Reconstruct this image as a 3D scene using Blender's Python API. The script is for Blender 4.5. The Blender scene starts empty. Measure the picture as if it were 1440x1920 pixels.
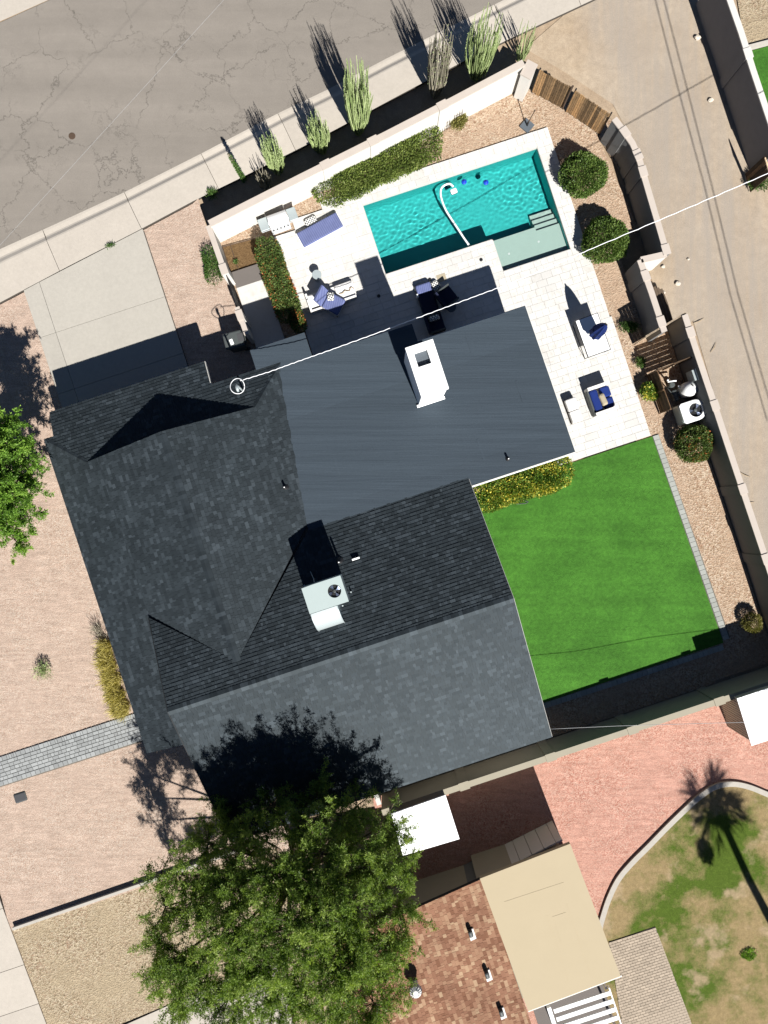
import bpy, math, random
import numpy as np
from mathutils import Vector
R = math.radians
rnd = random.Random(7)

# ---------------------------------------------------------------- camera, sky, sun, exposure
scene = bpy.context.scene
COL = scene.collection
CAM_H, FPX = 31.0, 1333.0            # flying height (m) and focal length in photo pixels
cam_d = bpy.data.cameras.new('camera')
cam_d.sensor_fit = 'HORIZONTAL'
cam_d.sensor_width = 36
cam_d.lens = 36 * FPX / 1440
cam_d.clip_start = 0.1
cam_d.clip_end = 2000
cam = bpy.data.objects.new('camera', cam_d)
cam.location = (0, 0, CAM_H)
COL.objects.link(cam)
scene.camera = cam

SUNV = Vector((0.414, -0.974, 1.0))
ELEV = math.asin(SUNV.z / SUNV.length)
world = bpy.data.worlds.new('World')
scene.world = world
world.use_nodes = True
wn = world.node_tree
bg = wn.nodes['Background']
sky = wn.nodes.new('ShaderNodeTexSky')
sky.sky_type = 'NISHITA'
sky.sun_disc = False
sky.sun_elevation = ELEV
sky.sun_rotation = math.atan2(SUNV.x, SUNV.y)
sky.altitude = 900
sky.air_density = 0.45
sky.dust_density = 0.0
sky.ozone_density = 1.5
wn.links.new(sky.outputs[0], bg.inputs[0])
bg.inputs[1].default_value = 0.05
sun_d = bpy.data.lights.new('sun', 'SUN')
sun_d.energy = 5.0
sun_d.angle = R(0.5)
sun_d.color = (1.0, 0.98, 0.945)
sun = bpy.data.objects.new('sun', sun_d)
sun.rotation_euler = (-SUNV).to_track_quat('-Z', 'Y').to_euler()
sun.location = (20, -45, 48)
COL.objects.link(sun)
sun_d.cycles.is_caustics_light = True          # sunlight refracts through the pool water
scene.view_settings.view_transform = 'Standard'
scene.view_settings.look = 'None'
scene.view_settings.exposure = 0.90
scene.view_settings.gamma = 1.0
scene.cycles.max_bounces = 6
scene.cycles.diffuse_bounces = 2
scene.cycles.transparent_max_bounces = 12
scene.cycles.caustics_reflective = False
scene.cycles.caustics_refractive = True

# ---------------------------------------------------------------- coordinates
TH = R(18.2)                          # the lot is turned 18.2 degrees to the picture
cT, sT = math.cos(TH), math.sin(TH)
def PX(px, py, h=0.0):                # photo pixel on the level z = h
    k = (CAM_H - h) / FPX
    return ((px - 720) * k, (960 - py) * k, h)
def EN(e, n, z=0.0):                  # lot coordinates: e along the long roof, n towards the street
    return (e * cT - n * sT, e * sT + n * cT, z)
def TOEN(p):
    return (p[0] * cT + p[1] * sT, -p[0] * sT + p[1] * cT)
def ENP(px, py, h=0.0):
    return TOEN(PX(px, py, h))
LOT = (0, 0, 0, TH)

# ---------------------------------------------------------------- materials
def lin(c):
    c = c / 255.0
    return c / 12.92 if c <= 0.04045 else ((c + 0.055) / 1.055) ** 2.4
KEXP = 1.95                           # lit level ground: picture value = albedo * KEXP
def C(r, g, b, k=KEXP):
    return (min(lin(r) / k, .85), min(lin(g) / k, .85), min(lin(b) / k, .85))
def mulc(c, f):
    return tuple(min(1, x * f) for x in c)
MATS = {}
class NT:
    def __init__(s, name):
        s.m = bpy.data.materials.new(name); s.m.use_nodes = True
        s.t = s.m.node_tree; s.b = s.t.nodes['Principled BSDF']; s.out = s.t.nodes['Material Output']
        MATS[name] = s.m
        s._pos = None
    def n(s, typ, **kw):
        nd = s.t.nodes.new('ShaderNode' + typ)
        for k, v in kw.items():
            if hasattr(nd, k) and k not in nd.inputs: setattr(nd, k, v)
            else: s.set(nd, k, v)
        return nd
    def set(s, nd, k, v):
        i = nd.inputs[k]
        if isinstance(v, bpy.types.NodeSocket): s.t.links.new(v, i)
        else:
            if i.type == 'RGBA' and len(v) == 3: v = (*v, 1)
            i.default_value = v
    def pos(s):
        if s._pos is None: s._pos = s.n('NewGeometry').outputs['Position']
        return s._pos
    def mapped(s, rot=0.0, scale=(1, 1, 1), vec=None):
        m = s.n('Mapping', Vector=vec or s.pos()); m.inputs['Rotation'].default_value = (0, 0, rot)
        m.inputs['Scale'].default_value = scale
        return m.outputs[0]
    def noise(s, scale, detail=4, rough=.55, vec=None, dist=0.0):
        return s.n('TexNoise', Vector=vec or s.pos(), Scale=scale, Detail=detail, Roughness=rough, Distortion=dist).outputs[0]
    def voro(s, scale, feature='F1', vec=None, out=0, rand=1.0):
        v = s.n('TexVoronoi', Vector=vec or s.pos(), feature=feature, Scale=scale, Randomness=rand)
        return v.outputs[out]
    def ramp(s, fac, stops, interp='LINEAR'):
        r = s.n('ValToRGB', Fac=fac); e = r.color_ramp.elements; r.color_ramp.interpolation = interp
        while len(e) < len(stops): e.new(.5)
        for el, (p, c) in zip(e, stops):
            el.position = p; el.color = (*c, 1) if len(c) == 3 else c
        return r.outputs[0]
    def mapr(s, v, a, b, c=0.0, d=1.0, clamp=True):
        m = s.n('MapRange', Value=v); m.clamp = clamp
        for i, x in enumerate((a, b, c, d)): m.inputs[i + 1].default_value = x
        return m.outputs[0]
    def mix(s, f, a, b, mode='MIX'):
        m = s.t.nodes.new('ShaderNodeMix'); m.data_type = 'RGBA'; m.blend_type = mode
        s.set(m, 0, f); 
        for i, v in ((6, a), (7, b)):
            if isinstance(v, bpy.types.NodeSocket): s.t.links.new(v, m.inputs[i])
            else: m.inputs[i].default_value = (*v, 1)
        return m.outputs[2]
    def math(s, op, a, b=0.0):
        m = s.n('Math', operation=op)
        for i, v in ((0, a), (1, b)):
            if isinstance(v, bpy.types.NodeSocket): s.t.links.new(v, m.inputs[i])
            else: m.inputs[i].default_value = v
        return m.outputs[0]
    def attr(s, name='shade'):
        return s.n('Attribute', attribute_name=name).outputs['Fac']
    def objrand(s):
        return s.n('ObjectInfo').outputs['Random']
    def bump(s, h, strength=.3, dist=.02):
        b = s.n('Bump', Strength=strength, Distance=dist, Height=h)
        s.t.links.new(b.outputs[0], s.b.inputs['Normal'])
    def done(s, col, rough=.8, spec=.25, metal=0.0):
        s.set(s.b, 'Base Color', col); s.set(s.b, 'Roughness', rough)
        s.set(s.b, 'Specular IOR Level', spec); s.set(s.b, 'Metallic', metal)
        return s.m

def plain(name, c, var=.12, scale=6, rough=.7, spec=.3, metal=0.0, bump=0.0, bscale=60, rand=0.0, shade=0.0):
    """one colour with faint dirt, optional per-object or per-face differences"""
    t = NT(name)
    col = t.mix(t.noise(scale, 5, .6), mulc(c, 1 - var), mulc(c, 1 + var))
    if rand: col = t.mix(1.0, col, t.ramp(t.objrand(), [(0, (1 - rand,) * 3), (1, (1 + rand,) * 3)]), 'MULTIPLY')
    if shade: col = t.mix(1.0, col, t.ramp(t.attr(), [(0, (1 - shade,) * 3), (1, (1 + shade,) * 3)]), 'MULTIPLY')
    if bump: t.bump(t.noise(bscale, 3), bump, .01)
    return t.done(col, rough, spec, metal)

def gravel(name, cols, patch, size=22, pv=.2, bump=.6, rake=None):
    """small stones: one colour per stone, larger drifts of tone"""
    t = NT(name)
    cell = t.voro(size, out=1)
    sep = t.n('SeparateColor', Color=cell)
    n = len(cols)
    col = t.ramp(sep.outputs[0], [(i / (n - 1), c) for i, c in enumerate(cols)])
    big = t.noise(.55, 6, .62)
    col = t.mix(t.mapr(big, .38, .68), col, patch)
    mid = t.noise(5.5, 5, .7)
    col = t.mix(1.0, col, t.ramp(mid, [(.25, (1 - pv,) * 3), (.75, (1 + pv,) * 3)]), 'MULTIPLY')
    fine = t.noise(30, 3, .7)
    col = t.mix(1.0, col, t.ramp(fine, [(.3, (.8,) * 3), (.7, (1.2,) * 3)]), 'MULTIPLY')
    lit = t.math('MULTIPLY', t.mapr(t.voro(6.0, vec=t.mapped(.7)), .05, .09, 1, 0), t.mapr(t.noise(.8, 4), .48, .62))
    col = t.mix(t.math('MULTIPLY', lit, .55), col, mulc(cols[0], .45))
    drift = t.noise(1.6, 5, .65, vec=t.mapped(.4), dist=.8)
    col = t.mix(1.0, col, t.ramp(drift, [(.3, (.91, .90, .89)), (.7, (1.07,) * 3)]), 'MULTIPLY')
    if rake is not None:
        lines = t.noise(3.0, 6, .7, vec=t.mapped(rake, (.35, 2.4, 1)), dist=.6)
        col = t.mix(1.0, col, t.ramp(lines, [(.35, (.86,) * 3), (.62, (1.1,) * 3)]), 'MULTIPLY')
    t.bump(t.math('ADD', t.voro(size), t.math('MULTIPLY', mid, .8)), bump, .03)
    return t.done(col, .95, .1)

def shingle_mat(name, stops, rough=.62, spec=.27, tint=(.80, .93, 1)):
    t = NT(name)
    col = t.ramp(t.attr(), stops)
    gran = t.noise(60, 2, .8)
    col = t.mix(1.0, col, t.ramp(gran, [(.25, (.72,) * 3), (.75, (1.3,) * 3)]), 'MULTIPLY')
    patch = t.noise(.7, 4, .6)
    col = t.mix(1.0, col, t.ramp(patch, [(.3, (.84,) * 3), (.7, (1.14,) * 3)]), 'MULTIPLY')
    t.bump(gran, .25, .004)
    t.set(t.b, 'Specular Tint', tint)
    return t.done(col, rough, spec)

def leafmat(name, stops, trans=.35, rough=.55):
    t = NT(name)
    col = t.ramp(t.attr(), stops)
    t.done(col, rough, .3)
    tr = t.n('BsdfTranslucent', Color=t.mix(1.0, col, (1.25, 1.35, .55), 'MULTIPLY'))
    mx = t.n('MixShader'); mx.inputs[0].default_value = trans
    t.t.links.new(t.b.outputs[0], mx.inputs[1]); t.t.links.new(tr.outputs[0], mx.inputs[2])
    t.t.links.new(mx.outputs[0], t.out.inputs[0])
    return t.m

def road_mat():
    t = NT('asphalt')
    c = C(168, 159, 148)
    lanes = t.noise(.7, 5, .6, vec=t.mapped(R(-26), (.10, 1.1, 1)))
    col = t.mix(t.mapr(lanes, .3, .7), mulc(c, .90), mulc(c, 1.09))
    agg = t.noise(45, 3, .8)
    col = t.mix(1.0, col, t.ramp(agg, [(.25, (.8,) * 3), (.75, (1.2,) * 3)]), 'MULTIPLY')
    stain = t.noise(1.3, 6, .7)
    col = t.mix(1.0, col, t.ramp(stain, [(.3, (.95,) * 3), (.65, (1.04,) * 3)]), 'MULTIPLY')
    warp = t.n('TexNoise', Vector=t.pos(), Scale=1.6, Detail=6, Roughness=.65).outputs['Color']
    wv = t.n('VectorMath', operation='SCALE'); t.t.links.new(warp, wv.inputs[0]); wv.inputs['Scale'].default_value = 1.25
    vv = t.n('VectorMath', operation='ADD'); t.t.links.new(t.pos(), vv.inputs[0]); t.t.links.new(wv.outputs[0], vv.inputs[1])
    crack1 = t.mapr(t.voro(.40, 'DISTANCE_TO_EDGE', vec=vv.outputs[0]), .002, .011, 1, 0)
    crack2 = t.mapr(t.voro(1.15, 'DISTANCE_TO_EDGE', vec=vv.outputs[0]), .003, .018, 1, 0)
    m1 = t.mapr(t.noise(.45, 3), .36, .5)
    m2 = t.mapr(t.noise(.55, 3, vec=t.mapped(1.0)), .52, .60)
    cr = t.math('MAXIMUM', t.math('MULTIPLY', crack1, m1), t.math('MULTIPLY', crack2, t.math('MULTIPLY', m2, .6)))
    col = t.mix(t.math('MULTIPLY', cr, .64), col, mulc(c, .33))
    t.bump(t.math('SUBTRACT', agg, cr), .3, .01)
    return t.done(col, .92, .2)

def concrete_mat(name, c, var=.1):
    t = NT(name)
    col = t.mix(t.noise(.9, 6, .65), mulc(c, 1 - var), mulc(c, 1 + var))
    col = t.mix(1.0, col, t.ramp(t.noise(7, 6, .75), [(.3, (.93,) * 3), (.7, (1.06,) * 3)]), 'MULTIPLY')
    col = t.mix(1.0, col, t.ramp(t.objrand(), [(0, (.95,) * 3), (1, (1.05,) * 3)]), 'MULTIPLY')
    g = t.noise(70, 3, .7)
    col = t.mix(1.0, col, t.ramp(g, [(.3, (.93,) * 3), (.7, (1.07,) * 3)]), 'MULTIPLY')
    t.bump(g, .2, .006)
    return t.done(col, .9, .2)

def travertine():
    t = NT('travertine')
    c = (.530, .515, .485)
    col = t.ramp(t.objrand(), [(0, mulc(c, .93)), (.5, c), (1, mulc(c, 1.04))])
    v = t.noise(2.4, 8, .7, dist=1.2)
    col = t.mix(t.mapr(v, .5, .72, 0, .5), col, (.37, .33, .27))
    col = t.mix(1.0, col, t.ramp(t.noise(.35, 4, .6), [(.3, (.93,) * 3), (.7, (1.05,) * 3)]), 'MULTIPLY')
    t.bump(t.noise(30, 4, .7), .15, .006)
    return t.done(col, .75, .25)

def dirt_mat(name, c1, c2, track=None):
    t = NT(name)
    col = t.mix(t.mapr(t.noise(.30, 7, .65), .35, .65), c1, c2)
    col = t.mix(1.0, col, t.ramp(t.noise(3, 8, .75), [(.28, (.76, .75, .74)), (.72, (1.16,) * 3)]), 'MULTIPLY')
    g = t.noise(30, 4, .85)
    col = t.mix(1.0, col, t.ramp(g, [(.28, (.66,) * 3), (.72, (1.28,) * 3)]), 'MULTIPLY')
    peb = t.mapr(t.voro(9), .06, .10, 1, 0)
    pm = t.math('MULTIPLY', peb, t.mapr(t.noise(1.1, 3), .52, .62))
    col = t.mix(t.math('MULTIPLY', pm, .55), col, mulc(c1, 1.35))
    if track:
        rot, centre, half, cg = track
        sp = t.n('SeparateXYZ', Vector=t.mapped(rot))
        d = t.math('ABSOLUTE', t.math('SUBTRACT', t.math('ADD', sp.outputs[0], t.math('MULTIPLY', t.math('SUBTRACT', t.noise(.35, 4), .5), 1.6)), centre))
        band = t.mapr(d, half, half * .45)
        ruts = t.noise(1.1, 5, .6, vec=t.mapped(rot, (2.6, .12, 1)), dist=.4)
        band = t.math('MULTIPLY', band, t.mapr(ruts, .3, .62, .35, 1))
        col2 = t.mix(1.0, mulc(cg, 1), t.ramp(g, [(.28, (.70,) * 3), (.72, (1.26,) * 3)]), 'MULTIPLY')
        col = t.mix(t.math('MULTIPLY', band, .85), col, col2)
    t.bump(t.math('ADD', g, t.noise(6, 5, .7)), .45, .02)
    return t.done(col, .97, .1)

def turf_mat():
    t = NT('turf')
    a, b, d = C(54, 118, 26), C(90, 156, 52), C(118, 180, 80)
    f = t.noise(55, 4, .85)
    m = t.noise(7, 6, .8)
    col = t.ramp(f, [(.25, a), (.52, b), (.8, d)])
    col = t.mix(1.0, col, t.ramp(m, [(.25, (.58,) * 3), (.75, (1.36,) * 3)]), 'MULTIPLY')
    col = t.mix(1.0, col, t.ramp(t.noise(.45, 4, .6), [(.3, (.80,) * 3), (.7, (1.2, 1.14, 1.2))]), 'MULTIPLY')
    seam = t.noise(1.2, 3, .6, vec=t.mapped(-TH, (.12, 1.6, 1)))
    col = t.mix(1.0, col, t.ramp(seam, [(.35, (.9,) * 3), (.65, (1.08,) * 3)]), 'MULTIPLY')
    t.bump(t.math('ADD', f, m), .8, .04)
    return t.done(col, .85, .2)

def patchy_lawn():
    t = NT('patchy_grass')
    f = t.noise(40, 5, .85)
    bias = 0.0
    for q_ in ((1262, 1690, 2.4), (1340, 1600, 2.6), (1300, 1810, 2.0)):
        c_ = PX(q_[0], q_[1]); dd = t.n('VectorMath', operation='DISTANCE'); t.t.links.new(t.pos(), dd.inputs[0]); dd.inputs[1].default_value = c_
        bias = t.math('ADD', t.mapr(dd.outputs['Value'], q_[2], .2, 0, .13), bias)
    m = t.mapr(t.math('ADD', t.noise(.42, 7, .66), bias), .46, .62)
    dry = t.ramp(f, [(.25, C(128, 104, 66)), (.55, C(192, 168, 122)), (.8, C(232, 214, 170))])
    grn = t.ramp(f, [(.25, C(44, 66, 16)), (.55, C(104, 128, 46)), (.8, C(172, 178, 98))])
    col = t.mix(m, dry, grn)
    bare = t.mapr(t.noise(.6, 5, .6, vec=t.mapped(2.0)), .56, .66)
    col = t.mix(t.math('MULTIPLY', bare, .8), col, C(208, 182, 146))
    col = t.mix(1.0, col, t.ramp(t.noise(6, 6, .8), [(.28, (.72,) * 3), (.72, (1.24,) * 3)]), 'MULTIPLY')
    t.bump(f, .7, .03)
    return t.done(col, .95, .1)

M = {}
M['road'] = road_mat()
M['walk'] = concrete_mat('sidewalk_concrete', C(231, 220, 205))
M['drive'] = concrete_mat('driveway_concrete', C(216, 209, 196), .07)
M['curb'] = concrete_mat('pale_curb_concrete', C(226, 218, 205))
M['joint'] = plain('dark_joint', (.07, .06, .05), .2)
M['pink'] = gravel('pink_decomposed_granite', [C(206, 175, 154), C(227, 202, 181), C(239, 219, 200), C(202, 169, 148)], C(225, 198, 178), 26, .10, .5, R(-30))
M['tan'] = gravel('tan_gravel', [C(150, 128, 102), C(204, 184, 152), C(228, 211, 182), C(176, 144, 118)], C(206, 186, 154), 18, .14, .8)
M['pebble'] = gravel('backyard_pebbles', [C(166, 132, 104), C(212, 184, 154), C(240, 220, 194), C(196, 158, 132)], C(214, 184, 156), 17, .14, .8)
M['red'] = gravel('red_gravel', [C(198, 136, 116), C(228, 172, 152), C(242, 200, 180), C(208, 150, 130)], C(231, 178, 158), 22, .12, .35, R(10))
M['soil'] = gravel('brown_soil', [C(104, 80, 54), C(138, 110, 76), C(160, 132, 94), C(112, 86, 58)], C(132, 104, 72), 26, .2, .6)
M['dirt'] = dirt_mat('desert_dirt', C(218, 194, 166), C(202, 176, 146))
M['alley'] = dirt_mat('alley_dirt', C(230, 210, 184), C(212, 188, 158), (R(-16.2), 17.0, 3.4, C(196, 184, 170)))
M['trav'] = travertine()
M['grout'] = plain('travertine_grout', (.45, .43, .40), .1, 3)
M['turf'] = turf_mat()
M['lawn'] = patchy_lawn()
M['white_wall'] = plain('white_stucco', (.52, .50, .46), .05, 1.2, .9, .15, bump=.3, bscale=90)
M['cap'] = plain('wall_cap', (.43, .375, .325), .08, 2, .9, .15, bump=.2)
M['shaded_grey_wall'] = plain('shaded_grey_stucco', (.15, .15, .147), .07, 1.2, .9, .15, bump=.3, bscale=90)  # alley stucco darkened to its shaded tone; also the grey fence panels
M['block'] = plain('tan_block', (.30, .27, .205), .08, 2, .9, .15, bump=.3)
M['dark_block'] = plain('dark_grey_block', (.17, .165, .165), .12, 3, .9, .15, bump=.4)
M['shingle'] = shingle_mat('charcoal_shingle', [(0, (.0132, .0168, .0192)), (.45, (.0186, .0236, .0270)), (.8, (.0245, .0308, .0355)), (1, (.036, .0445, .051))])
M['brown'] = shingle_mat('brown_shingle', [(0, C(150, 106, 82)), (.35, C(176, 130, 104)), (.75, C(192, 150, 120)), (1, C(214, 180, 146))], .9, .1)
M['deck'] = plain('roof_underlay', (.012, .013, .014), .2)
def membrane():
    t = NT('rolled_roofing')
    c = (.037, .050, .063)
    st = t.noise(1.2, 6, .7, vec=t.mapped(-TH, (.16, 2.2, 1)))
    col = t.mix(st, mulc(c, .80), mulc(c, 1.2))
    g = t.noise(55, 2, .8)
    col = t.mix(1.0, col, t.ramp(g, [(.25, (.72,) * 3), (.75, (1.3,) * 3)]), 'MULTIPLY')
    col = t.mix(1.0, col, t.ramp(t.objrand(), [(0, (.94,) * 3), (1, (1.06,) * 3)]), 'MULTIPLY')
    wav = t.noise(.9, 4, .6, vec=t.mapped(-TH, (.10, 2.6, 1)))
    t.bump(t.math('ADD', t.math('MULTIPLY', wav, 4), t.math('MULTIPLY', g, .3)), .35, .03)
    return t.done(col, .85, .25)
M['membrane'] = membrane()
M['fascia'] = plain('white_fascia', (.62, .60, .55), .06, 2)
M['stucco_dark'] = plain('house_stucco', (.34, .33, .31), .06, 2, .9)
M['white'] = plain('white_paint', (.80, .80, .78), .03, 2, .6)
M['pure_white'] = plain('white_sheet', (.84, .84, .83), .02, 1, .5)
M['steel'] = plain('stainless_steel', (.60, .61, .62), .06, 4, .35, .5, .25)
M['galv'] = plain('galvanised_sheet', (.42, .47, .47), .05, 3, .42, .5, .35)
M['cabinet'] = plain('painted_cabinet', (.33, .385, .37), .04, 3, .55, .4)
M['black'] = plain('black_metal', (.012, .012, .013), .2, 10, .5, .4)
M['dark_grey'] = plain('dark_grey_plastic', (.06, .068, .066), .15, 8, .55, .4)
M['fan'] = plain('fan_blade_metal', (.16, .19, .27), .1, 6, .35, .5, .5)
M['wood'] = None
def wood_mat(name, c1, c2, rough=.8):
    t = NT(name)
    g = t.noise(5, 6, .75, vec=t.mapped(R(30), (6, 6, .8)))
    col = t.mix(g, c1, c2)
    col = t.mix(1.0, col, t.ramp(t.objrand(), [(0, (.45,) * 3), (.5, (.95, .95, .95)), (1, (1.9, 1.75, 1.55))]), 'MULTIPLY')
    col = t.mix(1.0, col, t.ramp(t.noise(9, 5, .8), [(.35, (.55,) * 3), (.55, (1.05,) * 3)]), 'MULTIPLY')
    t.bump(g, .3, .006)
    return t.done(col, rough, .2)
M['wood'] = wood_mat('weathered_gate_wood', (.12, .075, .036), (.31, .20, .105))
M['slat'] = wood_mat('brown_slat_wood', (.05, .032, .020), (.115, .075, .045))
M['pale_wood'] = wood_mat('pale_wood', (.34, .26, .18), (.46, .37, .27))
def stripes(name, c1, c2, rot, freq):
    t = NT(name)
    sp = t.n('SeparateXYZ', Vector=t.mapped(rot, (freq, freq, 1)))
    s_ = t.mapr(t.math('SINE', sp.outputs[0]), -.5, .5)
    col = t.mix(s_, c1, c2)
    col = t.mix(1.0, col, t.ramp(t.noise(4, 4), [(.3, (.9,) * 3), (.7, (1.08,) * 3)]), 'MULTIPLY')
    return t.done(col, .9, .1)
M['stripe'] = stripes('blue_striped_fabric', C(118, 128, 176), C(138, 146, 192), R(-30), 70)
M['stripe2'] = stripes('blue_striped_fabric_turned', C(118, 128, 180), C(138, 148, 196), R(12), 70)
M['navy'] = plain('navy_fabric', C(36, 56, 120), .12, 6, .9, .1)
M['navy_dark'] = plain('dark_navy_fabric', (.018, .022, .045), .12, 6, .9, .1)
M['royal'] = plain('royal_blue_fabric', C(44, 66, 142), .12, 5, .9, .1)
M['cream'] = plain('cream_fabric', C(214, 200, 172), .06, 6, .9, .1)
M['canvas'] = plain('white_canvas', (.66, .64, .61), .05, 4, .9, .1)
def checker():
    t = NT('black_and_white_check')
    ck = t.n('TexChecker', Vector=t.mapped(R(-20)), Scale=16.0)
    t.set(ck, 1, (.75, .74, .70)); t.set(ck, 2, (.05, .05, .05))
    return t.done(ck.outputs[0], .9, .1)
M['check'] = checker()
M['plaster'] = plain('pale_pool_plaster', (.50, .60, .54), .05, 3, .7, .2)
M['aqua'] = plain('aqua_pool_plaster', (.045, .52, .50), .06, 2, .7, .2)
M['hose'] = plain('white_hose', (.74, .76, .76), .05, 5, .5)
M['blue_float'] = plain('blue_float_plastic', (.01, .05, .42), .1, 5, .4)
M['cable'] = plain('white_cable', (.74, .74, .74), .08, 12, .6)
M['wire'] = plain('grey_wire', (.30, .30, .30), .08, 12, .5)
M['beige_roof'] = plain('beige_roof_coating', C(224, 206, 172), .035, 1.2, .85, .15, bump=.15)
M['beige_metal'] = plain('beige_corrugated_metal', (.42, .38, .31), .06, 2, .6)
M['paver'] = plain('grey_concrete_paver', C(190, 192, 190), .10, 5, .9, .15, rand=.16, bump=.2)
M['paver2'] = plain('buff_concrete_paver', C(212, 194, 172), .12, 4, .9, .15, rand=.12, bump=.2)
M['edging'] = plain('pale_edging_paver', C(196, 198, 190), .08, 6, .9, .15, rand=.10)
M['paver_bed'] = plain('paver_sand', C(138, 130, 118), .15, 5, .95)
M['bark'] = plain('tree_bark', (.115, .085, .06), .3, 9, .95, .1, bump=.6, bscale=25)
M['palebark'] = plain('pale_bark', (.24, .20, .15), .25, 9, .95, .1, bump=.5, bscale=25)
M['rust'] = plain('rusty_iron', (.07, .045, .03), .25, 12, .9)
M['slate'] = plain('slate_plate', (.085, .10, .115), .1, 8, .8)
M['step'] = plain('grey_step_stone', C(136, 128, 122), .06, 3, .9)
M['rock'] = plain('pale_rock', (.52, .46, .38), .2, 4, .95, bump=.5)
M['twig'] = plain('dry_twig', (.34, .26, .17), .2, 8, .95)
M['lid'] = plain('grey_box_lid', C(92, 92, 94), .1, 10, .85)
M['terra'] = plain('terracotta_trim', C(200, 120, 100), .1, 4)

# ---------------------------------------------------------------- mesh helpers
ORG = {}                                # world origin of every object made here (nothing is rotated after building)
def clip_poly(poly, clip):
    """Sutherland-Hodgman, convex counter-clockwise or clockwise clip polygon"""
    area = sum(clip[i][0] * clip[(i + 1) % len(clip)][1] - clip[(i + 1) % len(clip)][0] * clip[i][1] for i in range(len(clip)))
    if area < 0: clip = clip[::-1]
    out = poly
    for i in range(len(clip)):
        ax, ay = clip[i]; bx, by = clip[(i + 1) % len(clip)]
        inp, out = out, []
        if not inp: break
        f = lambda p: (bx - ax) * (p[1] - ay) - (by - ay) * (p[0] - ax)
        for j in range(len(inp)):
            p, q = inp[j], inp[(j + 1) % len(inp)]
            fp, fq = f(p), f(q)
            if fp >= 0: out.append(p)
            if (fp > 0 > fq) or (fp < 0 < fq):
                t_ = fp / (fp - fq)
                out.append((p[0] + t_ * (q[0] - p[0]), p[1] + t_ * (q[1] - p[1])))
    return out
def parea(p):
    return abs(sum(p[i][0] * p[(i + 1) % len(p)][1] - p[(i + 1) % len(p)][0] * p[i][1] for i in range(len(p)))) / 2 if len(p) > 2 else 0

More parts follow.
